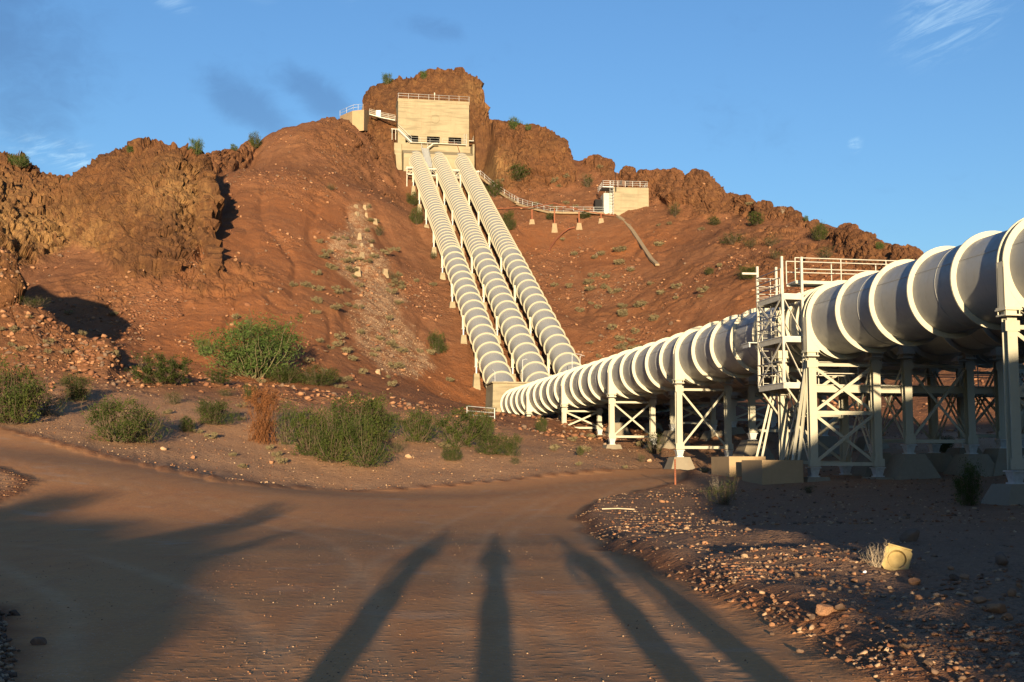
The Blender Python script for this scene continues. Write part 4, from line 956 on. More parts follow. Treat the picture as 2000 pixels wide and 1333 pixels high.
MB().box((Lw / 2, .65, -1.25), (Lw - .4, 1.2, .05)).build('deck', M['galv'], Br)
for x in (-.1, 4.3, 8.8, Lw - 1.2): MB().beam((x + .3, .65, -1.4), (x + .3, .65, -4.2), .16, .16).build('leg', M['white'], Br)

# ------------------------------------------------------------------ terrace and catwalk left of the valve house
def wpt(px, py, d): return Vector(W(px, py, d))
Te = empty('retaining_wall', wpt(690, 240, 244), 0, 'tan angled concrete retaining wall with railing left of the summit rock', 'retaining wall')
base = Te.location
def rel(v): return tuple(Vector(v) - base)
c = [wpt(664, 227, 247), wpt(688, 217, 242), wpt(711, 214.5, 242), wpt(722, 217, 248)]; lo = [8, 8, 8, 8]
for k in range(3):
    a, b = c[k], c[k + 1]; nrm = Vector((-(b - a).y, (b - a).x, 0)).normalized() * .35
    v = [a, b, b - Vector((0, 0, 4.2)), a - Vector((0, 0, 4.2))]; v = [rel(p) for p in v] + [rel(p + nrm) for p in v]
    MB().add(v, [(0, 3, 2, 1), (4, 5, 6, 7), (0, 1, 5, 4), (1, 2, 6, 5), (2, 3, 7, 6), (3, 0, 4, 7)]).build('wall_panel', M['conc_old'], Te)
v = [rel(p - Vector((0, 0, .15))) for p in c] + [rel(wpt(722, 217, 252) - Vector((0, 0, .2)))]
MB().add(v, [(0, 1, 2, 3, 4)]).build('terrace_floor', M['conc_old'], Te)
rails(Te, [rel(p) for p in (c[0], wpt(690, 216, 243), wpt(709, 214, 246))], (1.1, .55), 0, r=.03, posts=2.2, mat='galv')
Ct = empty('catwalk', wpt(722, 226, 245), 0, 'white railed catwalk sloping from the terrace to the valve house', 'catwalk')
base = Ct.location; p0, p1, p2 = wpt(722, 224.5, 245), wpt(745, 231, 245), wpt(772, 236.5, 245)
for a, b in ((p0, p1), (p1, p2)):
    MB().beam(rel(a), rel(b), 1.0, .22).build('deck', M['white'], Ct)
for y in (-.5, .5): rails(Ct, [tuple(Vector(rel(p)) + Vector((0, y, 0))) for p in (p0, p1, p2)], (1.05, .7, .35), 0, r=.03, posts=1.5, mat='white')
m = MB(); m.box(tuple(Vector(rel(p1)) + Vector((-.6, 0, .9))), (.9, .3, 1.3)); m.build('gate_frame', M['galv'], Ct)

# ------------------------------------------------------------------ small concrete tank house on the right slope
gq = hit(1225, 416); d_ = gq[1] + 1.0
def onY(px, py, y):   # the point seen at (px,py) on the plane Y=y
    d = W(px, py, 1.0) - np.array([0, 0, CZ]); k = y / d[1]; return Vector((d[0] * k, y, d[2] * k + CZ))
tl = onY(1197.5, 366, d_); tr = onY(1268, 371, d_); bl = onY(1198, 420, d_)
Tw = tr.x - tl.x; Th = tl.z - bl.z; rzT = math.radians(6)
Tk = empty('tank_house', (tl.x, tl.y, bl.z - .8), rzT, 'small square concrete tank house with roof railing on the right slope', 'building')
Th += .8
MB().box((Tw / 2, 2.6, Th / 2), (Tw, 5.2, Th)).build('walls', M['conc'], Tk)
MB().box((-.85, 1.9, Th / 2 - .5), (1.55, 3.0, Th - 1.0)).build('white_annex', M['white'], Tk)
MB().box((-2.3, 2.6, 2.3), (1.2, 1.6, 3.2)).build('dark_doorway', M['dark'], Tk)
MB().box((-.95, 1.6, Th + .02), (1.9, 3.4, .12)).build('roof_landing', M['galv'], Tk)
rails(Tk, [(-1.8, 0, Th + .08), (Tw - .2, 0, Th + .08), (Tw - .2, 5, Th + .08), (-1.8, 5, Th + .08), (-1.8, 0, Th + .08)], (1.05, .7, .35), 0, r=.035, posts=1.35, mat='galv')
m = MB()
for a in (-.3, .3): m.tube([(-.3 + a, -.15, .4), (-.3 + a, -.15, Th + 1.1)], .035, 5)
k = .6
while k < Th + 1: m.tube([(-.6, -.15, k), (0, -.15, k)], .02, 4); k += .35
for k in range(8): m.tube([(-.3 + .42 * math.sin(a), -.15 - .42 + .42 * math.cos(a), 2.2 + k * .55) for a in np.linspace(0, 2 * math.pi, 11)], .018, 4, cap=False)
m.build('ladder_cage', M['galv'], Tk)
m = MB(); m.tube([(.45, -.1, Th - .9), (.45, -.1, Th + 2.5)], .05, 6); m.box((.45, -.1, Th - .4), (.2, .12, .7)); m.build('antenna_mast', M['dark'], Tk)

# footpath on trestles between the pipes and the tank house
Fw = empty('footway', hit(1000, 388), 0, 'railed concrete footway curving along the slope to the tank house', 'footway')
base = Fw.location
path = []
for px, py in ((1012, 400), (1030, 406), (1050, 411), (1075, 417), (1100, 418), (1140, 418.5), (1180, 419)):
    h_ = hit(px, py + 1.5); path.append(Vector(h_) + Vector((0, 0, .25)))
for a, b in zip(path[:-1], path[1:]): MB().beam(rel(a), rel(b), 1.0, .35).build('slab', M['pad'], Fw)
rails(Fw, [rel(p) for p in path], (1.15, .75, .4), 0, r=.035, posts=1.6, mat='galv')
# railed steps from the bridge down to it
St = empty('hillside_steps', hit(960, 370), 0, 'railed concrete steps from the footbridge down to the footway', 'steps')
base = St.location
pp = [Vector(hit(x, y)) + Vector((0, 0, .3)) for x, y in ((938, 347), (955, 362), (975, 378), (995, 391), (1010, 399))]
for a, b in zip(pp[:-1], pp[1:]): MB().beam(rel(a), rel(b), .9, .25).build('step_slab', M['pad'], St)
rails(St, [rel(p) for p in pp], (1.05, .55), 0, r=.035, posts=1.5, mat='galv')
# rusty pipeline on posts with concrete feet
Rp = empty('rusty_pipe', hit(1040, 420), 0, 'thin rusty red pipe carried along the slope on posts below the footway', 'pipe')
base = Rp.location
pl = [Vector(hit(x, y)) for x, y in ((965, 411), (1000, 413), (1034, 416), (1083, 432), (1131, 428), (1175, 427), (1200, 425))]
pl = [p + Vector((0, 0, h)) for p, h in zip(pl, (.3, .6, 1.0, 3.2, 1.6, .8, .3))]
m = MB(); m.tube([rel(p) for p in pl], .09, 6); m.build('pipe_run', M['rust'], Rp)
for x, y, h in ((1039, 438, 2.6), (1083, 452, 4.0), (1131, 445, 2.8), (1174, 436, 1.6)):
    g = Vector(hit(x, y)); MB().box(tuple(Vector(rel(g)) + Vector((0, 0, h / 2))), (.22, .22, h)).build('post', M['rust'], Rp)
    f = MB().frustum((0, 0), (1.1, 1.1), (.7, .7), -.5, .75 if x != 1083 else 1.3).build('pipe_footing', M['pad']); f.location = g
    tag(f, 'small pale concrete foot under the rusty pipe post, %s' % {1039: 'leftmost of four', 1083: 'the tallest one', 1131: 'third from the left', 1174: 'nearest the tank house'}[x], 'concrete footing', 'feet of the rusty pipe')
dr = empty('drain_pipe', hit(1110, 447), 0, 'bent pinkish drain pipe lying down the slope below the rusty pipe', 'pipe'); base = dr.location
m = MB(); m.tube([rel(Vector(hit(x, y)) + Vector((0, 0, .15))) for x, y in ((1122, 446), (1110, 449), (1098, 458), (1086, 470), (1077, 483), (1073, 492))], .14, 7); m.build('pipe_run', M['rust'], dr)
chp = [Vector(hit(x, y)) + Vector((0, 0, .12)) for x, y in ((1207, 424), (1220, 434), (1235, 452), (1247, 470), (1260, 490), (1272, 508), (1284, 519))]
base = chp[0]; ch = empty('concrete_chute', chp[0], 0, 'thin pale concrete drain chute running down the slope below the tank house', 'drain chute')
for a, b in zip(chp[:-1], chp[1:]): MB().beam(rel(a), rel(b), .62, .3).build('channel', M['pad'], ch)
# old pads on the slope
for k, (x, y, w_) in enumerate(((695, 408, 1.3), (712, 408, 1.2), (697, 422, 1.3), (715, 422, 1.0), (702, 464, 1.2), (706, 482, 1.0), (707, 501, 1.2), (727, 502, 1.2), (698, 533, 1.6), (752, 536, 1.5), (725, 484, 1.1), (732, 436, 1.4), (738, 730, .9))):
    g = Vector(hit(x, y)); rng = random.Random(k); f = MB()
    f.frustum((0, 0), (w_ * .62, w_ * .5), (w_ * .36, w_ * .34), -.6, w_ * .5, rng.random()); o = f.build('old_pad', M['pad']); o.location = g
    tag(o, 'pale concrete pad in the scree, %s' % ('upper left pair, left', 'upper left pair, right', 'second row, left', 'second row, right', 'third row', 'small one below the third row', 'fourth row, left', 'fourth row, right', 'broken one left of the dry bush', 'broken one at the dry bush', 'beside the third row', 'under the green tuft', 'alone near the foot of the slope')[k], 'concrete pad', 'old pads on the slope')
# white rail by the anchor block, signpost
g0, g1 = Vector(hit(912, 818)), Vector(hit(966, 822)); Gr = empty('guard_rail', g0, 0, 'low white pipe guard rail in front of the anchor block', 'guard rail'); base = g0
for h in (.95, .6, .3): MB().tube([rel(g0 + Vector((0, 0, h))), rel(g1 + Vector((0, 0, h)))], .035, 6).build('rail', M['galv'], Gr)
for f_ in (0, 1): p = g0.lerp(g1, f_); MB().tube([rel(p - Vector((0, 0, .2))), rel(p + Vector((0, 0, .97)))], .04, 6).build('post', M['galv'], Gr)
g = Vector(hit(1319, 952)); Sg = empty('marker_post', g, 0, 'thin rusty perforated marker post at the road edge', 'post')
m = MB(); m.box((0, 0, .55), (.07, .05, 1.3)); m.build('post', M['rust'], Sg)
m = MB()
for k in range(9): m.box((0, -.028, .45 + k * .085), (.018, .006, .03))
m.build('holes', M['dark'], Sg)
# ------------------------------------------------------------------ plants
def ribbons(rng, stems, r0, r1, seg):
    """three-sided tapering stems; stems = list of point arrays"""
    V_ = []; F_l = []; n = 0
    for P in stems:
        m = len(P); rad = np.linspace(r0, r1, m)
        for j in range(m):
            for k in range(3): a = 2 * math.pi * k / 3; V_.append(P[j] + np.array([math.cos(a), math.sin(a), .2 * math.sin(a * 2)]) * rad[j])
        for j in range(m - 1):
            for k in range(3): F_l.append((n + j * 3 + k, n + j * 3 + (k + 1) % 3, n + (j + 1) * 3 + (k + 1) % 3, n + (j + 1) * 3 + k))
        n += m * 3
    return np.array(V_), np.array(F_l)
def leaves(rng, C, size, up=.3, elong=2.0):
    n = len(C); d = rng.normal(size=(n, 3)); d[:, 2] += up; d /= np.linalg.norm(d, axis=1, keepdims=True)
    e = np.cross(d, rng.normal(size=(n, 3))); e /= np.linalg.norm(e, axis=1, keepdims=True); s = size * rng.uniform(.6, 1.3, (n, 1))
    a = d * s * elong / 2; b = e * s / 2
    V_ = np.stack([C - a, C + b, C + a, C - b], 1).reshape(-1, 3); return V_, np.arange(4 * n).reshape(n, 4)
def plant_meshes(kind, seed):
    """unit plant: about 1 wide, 1 high, base at the origin; returns [(part name, mesh)]"""
    rng = np.random.default_rng(seed)
    P = dict(creosote=(70, 8, 15000, .0120, 'bush', 'twig'), sparse=(44, 8, 3200, .012, 'bush', 'twig'), palo=(50, 9, 17000, .0085, 'palo', 'bark'), dry=(70, 8, 9500, .008, 'dry', 'dry'),
             tuft=(26, 4, 700, .040, 'tuft', 'twig'), bare=(34, 8, 0, 0, None, 'straw'))[kind]
    ns, seg, nl, ls, lm, sm = P; stems = []; tips = []
    # lobes: the crown is a heap of uneven clumps
    nlobe = {'tuft': 3, 'dry': 4, 'bare': 4, 'palo': 11}.get(kind, 9); lobes = []
    for i in range(nlobe):
        a = 2 * math.pi * (i + rng.uniform(-.3, .3)) / nlobe; rr = rng.uniform(.10, .36) if kind != 'dry' else rng.uniform(.05, .22)
        zc = rng.uniform(.30, .72) if kind != 'palo' else rng.uniform(.30, .82)
        if kind == 'dry': zc = rng.uniform(.25, .78)
        if kind == 'tuft': zc = rng.uniform(.3, .5)
        lobes.append((math.cos(a) * rr, math.sin(a) * rr, zc * (1.12 - rr), rng.uniform(.13, .22)))
    for i in range(ns):
        lx, ly, lz, lr = lobes[i % nlobe]; d = rng.normal(size=3); d /= np.linalg.norm(d); d[2] = abs(d[2]) * 1.1 - .2
        tip = np.array([lx, ly, lz]) + d * lr * rng.uniform(.7, 1.55); tip[2] = max(tip[2], .12); t = np.linspace(0, 1, seg)[:, None]
        bw = .16 if kind == 'dry' else .08; base = np.array([rng.uniform(-bw, bw), rng.uniform(-bw, bw), -.02]); mid = (base + tip) / 2 + np.array([tip[0] * .35, tip[1] * .35, -.06]) * (1 if kind != 'dry' else .4)
        pts = base * (1 - t) ** 2 + 2 * mid * t * (1 - t) + tip * t ** 2 + rng.normal(size=(seg, 3)) * .012 * t; stems.append(pts)
        for _ in range(5):
            j = rng.integers(seg // 3, seg); q = pts[j] + rng.normal(size=3) * np.array([.07, .07, .06]) + np.array([0, 0, .03]); q[2] = max(q[2], .03)
            tips.append(np.array([pts[j], (pts[j] + q) / 2 + rng.normal(size=3) * .008, q]))
    parts = []
    v, f = ribbons(rng, stems, dict(palo=.011, dry=.004).get(kind, .006), .0015, seg); v2, f2 = ribbons(rng, tips, .003, .0012, 3)
    parts.append(('stems', np_mesh('stems', np.vstack([v, v2]), np.vstack([f, f2 + len(v)]), M[sm])))
    if nl:
        n1 = nl * 2 // 3; li = rng.integers(0, nlobe, n1); Lb = np.array(lobes)[li]; d = rng.normal(size=(n1, 3)); d /= np.linalg.norm(d, axis=1, keepdims=True)
        C1 = Lb[:, :3] + d * (Lb[:, 3] * (rng.uniform(0, 1, n1) ** .45) * rng.uniform(.75, 1.3, n1))[:, None] * np.array([1, 1, .95])
        tp2 = np.vstack(tips); C2 = tp2[rng.integers(0, len(tp2), nl - n1)] + rng.normal(size=(nl - n1, 3)) * .02
        if kind in ('creosote', 'dry', 'sparse', 'palo'): lo = rng.integers(0, n1, n1 // 3); C1[lo, 2] = rng.uniform(.03, .35, len(lo)); C1[lo, :2] *= .95
        C = np.vstack([C1, C2]); n3 = np.sin(C[:, 0] * 31 + seed) * np.sin(C[:, 1] * 29 + 1) + np.sin(C[:, 2] * 27 + seed * 2) * np.sin(C[:, 0] * 17 - C[:, 1] * 19)
        C = C[(C[:, 2] > .03) & (n3 > {'tuft': -9, 'palo': -.3, 'dry': -.25}.get(kind, -.05))]; v, f = leaves(rng, C, ls, .7, 2.8 if kind not in ('palo', 'dry') else 4.5)
        parts.append(('foliage', np_mesh('foliage', v, f, M[lm])))
    # fit to the unit box
    lo_, hi_ = np.array([9., 9, 9]), np.array([-9., -9, -9])
    co = []
    for _, me in parts: c = np.empty(len(me.vertices) * 3, np.float32); me.vertices.foreach_get('co', c); c = c.reshape(-1, 3); co.append(c)
    A_ = np.vstack(co); sx = 1 / (np.percentile(A_[:, 0], 99) - np.percentile(A_[:, 0], 1)); sy = 1 / (np.percentile(A_[:, 1], 99) - np.percentile(A_[:, 1], 1)); sz_ = 1 / np.percentile(A_[:, 2], 99.3)
    for c, (_, me) in zip(co, parts): me.vertices.foreach_set('co', (c * np.array([sx, sy, sz_], np.float32)).ravel()); me.update()
    return parts
PROTO = {}
for kind, n in (('creosote', 5), ('sparse', 3), ('palo', 2), ('dry', 1), ('tuft', 4), ('bare', 2)):
    PROTO[kind] = [plant_meshes(kind, 100 + 7 * k + len(kind)) for k in range(n)]
def single(parts, name):
    """one mesh out of the parts, for copies too small to show them"""
    V_ = []; F__ = []; mi = []; n = 0
    for j, (_, me) in enumerate(parts):
        v = np.empty(len(me.vertices) * 3, np.float32); me.vertices.foreach_get('co', v); f = np.empty(len(me.loops), np.int32); me.loops.foreach_get('vertex_index', f)
        V_.append(v.reshape(-1, 3)); F__.append(f.reshape(-1, 4) + n); n += len(v) // 3; mi += [j] * len(me.polygons)
    me = np_mesh(name, np.vstack(V_), np.vstack(F__))
    for _, p in parts: me.materials.append(p.materials[0])
    me.polygons.foreach_set('material_index', np.array(mi, np.int32)); return me
PSING = {k: [single(p, k) for p in v] for k, v in PROTO.items()}
prng = random.Random(5)
def plant(name, kind, px, py, wpx, hpx, label, cat, group=None, g=None, k=None):
    g = g or fhit(px, py); d = g.y * math.cos(PITCH) + (g.z - CZ) * math.sin(PITCH); w_ = wpx * d / F_; h_ = hpx * d / F_; g = g - Vector((0, 0, .03 * h_))
    k = prng.randrange(len(PROTO[kind])) if k is None else k; rz = prng.uniform(0, 6.28); sc_ = (w_ / 1.0 * .95, w_ * .95, h_ * 1.05)
    if hpx >= 26:
        e = empty(name, g, rz, label, cat, group); e.scale = sc_
        for nm, me in PROTO[kind][k]: link_mesh(nm, me, e)
        return e
    return tag(link_mesh(name, PSING[kind][k], None, g, rz, sc_), label, cat, group)
G1, G2, G3, G4 = 'desert shrubs on the gravel flat', 'shrubs on the slopes', 'shrubs on the skyline', 'green bushes by the road'
for a in [
 ('palo_verde_tree', 'palo', 498, 737, 178, 112, 'bright green palo verde with bare lower limbs at the foot of the slope', 'tree', None),
 ('palo_verde_tree', 'palo', 400, 697, 30, 34, 'small green palo verde clump left of the larger palo verde', 'bush', G1),
 ('dry_shrub', 'dry', 512, 868, 78, 108, 'rust red dried shrub standing among green bushes', 'bush', None),
 ('creosote_bush', 'creosote', 22, 832, 130, 118, 'large green bush at the left edge above the road', 'bush', G1),
 ('creosote_bush', 'sparse', 88, 822, 80, 60, 'low sparse bush right of the large left edge bush', 'bush', G1),
 ('creosote_bush', 'creosote', 145, 787, 58, 52, 'upright bush standing alone near the left edge', 'bush', G1),
 ('creosote_bush', 'creosote', 232, 866, 130, 84, 'wide green bush with bare grey stems above the left road edge', 'bush', G1),
 ('creosote_bush', 'sparse', 285, 868, 90, 62, 'thin grey green bush touching the wide bush by the left road', 'bush', G1),
 ('creosote_bush', 'creosote', 318, 752, 125, 58, 'broad bush below the dark rubble mound', 'bush', G1),
 ('creosote_bush', 'creosote', 430, 752, 54, 26, 'low bush left below the palo verde', 'bush', G1),
 ('creosote_bush', 'creosote', 366, 848, 36, 30, 'small dark bush between the wide bush and its right neighbour', 'bush', G1),
 ('creosote_bush', 'creosote', 418, 833, 78, 48, 'bush on the gravel left of the rust red shrub', 'bush', G1),
 ('creosote_bush', 'sparse', 340, 796, 40, 26, 'faint small bush on the gravel below the broad bush', 'bush', G1),
 ('creosote_bush', 'sparse', 440, 775, 34, 16, 'tiny bush on the gravel below the palo verde', 'bush', G1),
 ('creosote_bush', 'creosote', 490, 782, 32, 30, 'small green bush just above the rust red shrub', 'bush', G1),
 ('creosote_bush', 'creosote', 560, 750, 78, 34, 'dark low bush right of the palo verde, left one', 'bush', G1),
 ('creosote_bush', 'creosote', 622, 754, 76, 38, 'dark low bush right of the palo verde, right one', 'bush', G1),
 ('creosote_bush', 'sparse', 556, 872, 62, 92, 'tall thin green bush touching the rust red shrub', 'bush', G4),
 ('creosote_bush', 'creosote', 605, 893, 92, 88, 'dense green bush at the left of the large thicket', 'bush', G4),
 ('creosote_bush', 'creosote', 655, 905, 96, 98, 'dense green bush at the middle of the large thicket', 'bush', G4),
 ('creosote_bush', 'creosote', 712, 914, 92, 92, 'dense green bush at the front right of the large thicket', 'bush', G4),
 ('creosote_bush', 'creosote', 690, 868, 110, 88, 'bushy green shrub at the back of the large thicket', 'bush', G4),
 ('creosote_bush', 'creosote', 735, 862, 78, 84, 'tall feathery bush at the back right of the large thicket', 'bush', G4),
 ('creosote_bush', 'sparse', 776, 890, 40, 30, 'small thin bush just right of the large thicket', 'bush', G4),
 ('creosote_bush', 'creosote', 815, 865, 82, 62, 'rounded green bush between the thicket and the guard rail', 'bush', G4),
 ('creosote_bush', 'creosote', 900, 876, 100, 74, 'broad dark bush left of the guard rail', 'bush', G4),
 ('creosote_bush', 'creosote', 945, 862, 48, 54, 'bush directly under the guard rail', 'bush', G4),
 ('creosote_bush', 'creosote', 882, 901, 40, 30, 'small bright bush in front of the broad dark bush', 'bush', G4),
 ('creosote_bush', 'creosote', 958, 893, 64, 44, 'low wide bush at the right end of the row, left part', 'bush', G4),
 ('creosote_bush', 'creosote', 996, 896, 44, 40, 'low bush at the right end of the row', 'bush', G4),
 ('creosote_bush', 'sparse', 1006, 909, 22, 16, 'tiny bush at the feet of the rightmost bush of the row', 'bush', G4),
 ('creosote_bush', 'creosote', 1060, 845, 24, 27, 'small green bush below the lowest level pipe rings', 'bush', G4),
 ('creosote_bush', 'creosote', 1133, 896, 14, 17, 'tiny green sprig on the open dirt below the trestles', 'bush', G4),
 ('creosote_bush', 'sparse', 1252, 907, 18, 20, 'tiny sprig right of the second trestle', 'bush', G4),
 ('creosote_bush', 'sparse', 1277, 890, 42, 44, 'grey green bush at the right column of the second trestle', 'bush', G4),
 ('creosote_bush', 'sparse', 1415, 988, 72, 56, 'yellow green bush in front of the left concrete plinth', 'bush', G4),
 ('creosote_bush', 'bare', 1402, 962, 34, 34, 'bare grey twiggy shrub against the left concrete plinth', 'bush', G4),
 ('creosote_bush', 'creosote', 1893, 990, 54, 84, 'dark upright bush in the shade left of the right edge footing', 'bush', G4),
 ('creosote_bush', 'sparse', 1580, 966, 26, 16, 'tiny dark tuft beside the right concrete plinth', 'bush', G4),
 ('creosote_bush', 'creosote', 1845, 893, 40, 34, 'green bush in the shade behind the middle pipe trestle', 'bush', G4),
 ('slope_bush', 'creosote', 855, 692, 36, 42, 'green bush on the slope left of the climbing pipes', 'bush', G2),
 ('slope_bush', 'creosote', 815, 440, 26, 34, 'dark bush against the upper left climbing pipe', 'bush', G2),
 ('slope_bush', 'creosote', 806, 402, 26, 26, 'dark bush above another at the upper left climbing pipe', 'bush', G2),
 ('slope_bush', 'sparse', 738, 462, 22, 22, 'small green bush among the old pads', 'bush', G2),
 ('slope_bush', 'sparse', 767, 549, 30, 18, 'dry brown bush at the broken pad', 'bush', G2),
 ('slope_bush', 'sparse', 846, 507, 16, 14, 'tiny bush by the pier of the left climbing pipe', 'bush', G2),
 ('slope_bush', 'creosote', 1015, 354, 50, 32, 'green bush under the crag right of the valve house', 'bush', G2),
 ('slope_bush', 'creosote', 964, 386, 36, 30, 'green bush beside the hillside steps', 'bush', G2),
 ('slope_bush', 'creosote', 992, 450, 32, 36, 'rounded green bush right of the right climbing pipe', 'bush', G2),
 ('slope_bush', 'creosote', 1074, 430, 18, 13, 'small green bush under the footway', 'bush', G2),
 ('slope_bush', 'creosote', 1143, 428, 22, 13, 'small dark bush under the footway near the tank house', 'bush', G2),
 ('slope_bush', 'sparse', 1147, 366, 28, 28, 'pale bush on the slope left above the tank house', 'bush', G2),
 ('slope_bush', 'sparse', 1318, 424, 26, 28, 'pale bush on the slope right of the tank house', 'bush', G2),
 ('slope_bush', 'creosote', 1395, 441, 26, 18, 'green bush on the slope below the saddle of the crags', 'bush', G2),
 ('slope_bush', 'creosote', 1478, 441, 38, 26, 'green bush below the last crag of the right ridge', 'bush', G2),
 ('slope_bush', 'creosote', 1385, 537, 22, 13, 'small green bush alone on the right scree', 'bush', G2),
 ('slope_bush', 'creosote', 1463, 546, 42, 28, 'green bush left of the access tower top', 'bush', G2),
 ('slope_bush', 'sparse', 1432, 478, 56, 22, 'wide pale bush on the right slope, left part', 'bush', G2),
 ('slope_bush', 'sparse', 1466, 484, 36, 20, 'wide pale bush on the right slope, right part', 'bush', G2),
 ('slope_bush', 'sparse', 1506, 482, 36, 24, 'pale bush in the middle of the right slope', 'bush', G2),
 ('slope_bush', 'creosote', 1602, 470, 30, 34, 'green bush on the dark rocks of the right ridge', 'bush', G2),
 ('slope_bush', 'sparse', 1515, 506, 30, 20, 'pale bush just above the access tower railing', 'bush', G2),
 ('slope_bush', 'sparse', 1614, 508, 36, 26, 'pale bush above the walkway railing', 'bush', G2),
 ('slope_bush', 'sparse', 60, 600, 60, 20, 'dark low bush in the shaded gully', 'bush', G2),
 ('slope_bush', 'sparse', 1190, 385, 14, 10, 'tiny bush left behind the tank house', 'bush', G2),
 ('slope_bush', 'sparse', 645, 372, 22, 14, 'faint bush on the rocky slope below the terrace', 'bush', G2),
 ('ridge_bush', 'palo', 758, 168, 22, 20, 'rounded bush on the skyline at the left of the summit', 'bush', G3),
 ('ridge_bush', 'palo', 829, 156, 14, 17, 'small bush on the skyline near the middle of the summit', 'bush', G3),
 ('ridge_bush', 'palo', 1006, 254, 24, 24, 'bush on the skyline of the crag right of the valve house', 'bush', G3),
 ('ridge_bush', 'palo', 1035, 255, 12, 13, 'tiny bush on the skyline right of the crag bush', 'bush', G3),
 ('ridge_bush', 'palo', 383, 304, 30, 32, 'rounded bush on the skyline of the left crags', 'bush', G3),
 ('ridge_bush', 'palo', 253, 301, 14, 13, 'tiny bush on the left shoulder of the big left crag', 'bush', G3),
 ('ridge_bush', 'creosote', 495, 290, 24, 30, 'bush on the skyline where the scree meets the left crags', 'bush', G3),
 ('ridge_bush', 'palo', 452, 297, 16, 12, 'tiny bush on the skyline left of the scree', 'bush', G3),
 ('ridge_bush', 'palo', 36, 326, 44, 24, 'wide bush on the skyline at the far left hill', 'bush', G3),
 ('ridge_bush', 'palo', 138, 360, 16, 12, 'tiny bush in the notch between the two left hills', 'bush', G3),
 ('ridge_bush', 'bare', 1532, 418, 12, 17, 'bare dead shrub on the right skyline', 'bush', G3),
 ('ridge_bush', 'palo', 1575, 434, 10, 10, 'tiny bush on the right skyline after the dead shrub', 'bush', G3),
 ('ridge_bush', 'palo', 1722, 488, 18, 14, 'small bush on the lower right skyline', 'bush', G3),
 ('dead_bush', 'bare', 1712, 1118, 62, 50, 'bleached dead twig bush beside the yellow box', 'dead bush', None)]: plant(*a)
trng = random.Random(17); tn = 0
for (x0, x1, y0, y1, n, lab) in ((615, 730, 400, 760, 46, 'small grey dry tuft on the scree left of and along the gravel run'), (730, 900, 470, 760, 32, 'small grey dry tuft on the scree between the gravel run and the climbing pipes'), (1110, 1330, 560, 700, 26, 'pale dry tuft on the scree above the level pipes'),
                             (1080, 1480, 400, 600, 26, 'small pale tuft on the right scree'), (930, 1180, 330, 420, 16, 'small tuft on the slope between steps and tank house'), (430, 640, 560, 760, 14, 'small dry tuft on the orange scree above the palo verde'), (0, 250, 610, 700, 12, 'grey tuft on the dark mound at left'), (1030, 1400, 840, 925, 12, 'low grey tuft among the trestle feet'), (300, 1000, 770, 930, 20, 'tiny dry tuft on the gravel flat')):
    for k in range(n):
        px, py = trng.uniform(x0, x1), trng.uniform(y0, y1); g = fhit(px, py); s_, l_ = toSL(g.x, g.y)
        if 20.5 < l_ < 36.5 and s_ > 128: continue
        hh = trng.uniform(7, 13) * (1 if py > 480 else .7)
        plant('dry_tuft', 'tuft', px, py, hh * trng.uniform(1.6, 2.3), hh, lab, 'grass tuft', lab + 's' if False else 'dry tufts ' + lab.split('tuft ')[1], g); tn += 1
# bushes behind the camera whose long shadows reach into the picture
for (x, y, w_, h_, lab) in ((-7.3, -9, 1.5, 1.75, 'tall narrow bush on the bank behind the camera, casting the long left shadow'), (-5.1, -8.5, .8, 1.05, 'short bush on the bank behind the camera'), (-13.2, -10, 2.4, 1.0, 'wide bush on the bank far left behind the camera'), (-17.5, -10, 2.2, 1.5, 'bush at the far left end of the bank'), (4.3, -9, 1.8, .7, 'low bush on the right bank behind the camera'), (9.5, -11, 2.5, 1.1, 'bush on the high right bank behind the camera')):
    z = gz(x, y); e = empty('bank_bush', (x, y, z - .05), 1.0, lab, 'bush', 'bushes behind the camera'); e.scale = (w_, w_, h_)
    for nm, me in PROTO['creosote'][int(abs(x)) % 5]: link_mesh(nm, me, e)

# ------------------------------------------------------------------ stones
def ico(rng, jit=.27, flat=.75, sub=0):
    t = (1 + 5 ** .5) / 2
    v = np.array([(-1, t, 0), (1, t, 0), (-1, -t, 0), (1, -t, 0), (0, -1, t), (0, 1, t), (0, -1, -t), (0, 1, -t), (t, 0, -1), (t, 0, 1), (-t, 0, -1), (-t, 0, 1)], float)
    v /= np.linalg.norm(v[0]); f = np.array([(0, 11, 5), (0, 5, 1), (0, 1, 7), (0, 7, 10), (0, 10, 11), (1, 5, 9), (5, 11, 4), (11, 10, 2), (10, 7, 6), (7, 1, 8), (3, 9, 4), (3, 4, 2), (3, 2, 6), (3, 6, 8), (3, 8, 9), (4, 9, 5), (2, 4, 11), (6, 2, 10), (8, 6, 7), (9, 8, 1)])
    for _ in range(sub):
        vl = list(map(tuple, v)); cache = {}; nf = []
        def mid(a, b):
            k = (min(a, b), max(a, b))
            if k not in cache: p = (np.array(vl[a]) + np.array(vl[b])) / 2; p /= np.linalg.norm(p); cache[k] = len(vl); vl.append(tuple(p))
            return cache[k]
        for a, b, c in f: ab, bc, ca = mid(a, b), mid(b, c), mid(c, a); nf += [(a, ab, ca), (b, bc, ab), (c, ca, bc), (ab, bc, ca)]
        v = np.array(vl); f = np.array(nf)
    if sub:      # cut flat facets so that it looks broken, not rolled
        for _ in range(9):
            n = rng.normal(size=3); n /= np.linalg.norm(n); d = rng.uniform(.55, .85); p = v @ n; v = v - np.outer(np.clip(p - d, 0, None), n)
        v += rng.normal(size=v.shape) * .018
    else: v *= 1 + rng.normal(size=(12, 1)) * jit; v += rng.normal(size=(12, 3)) * .12
    v *= np.array([1, rng.uniform(.6, .95), flat * rng.uniform(.6, 1)]); return v, f
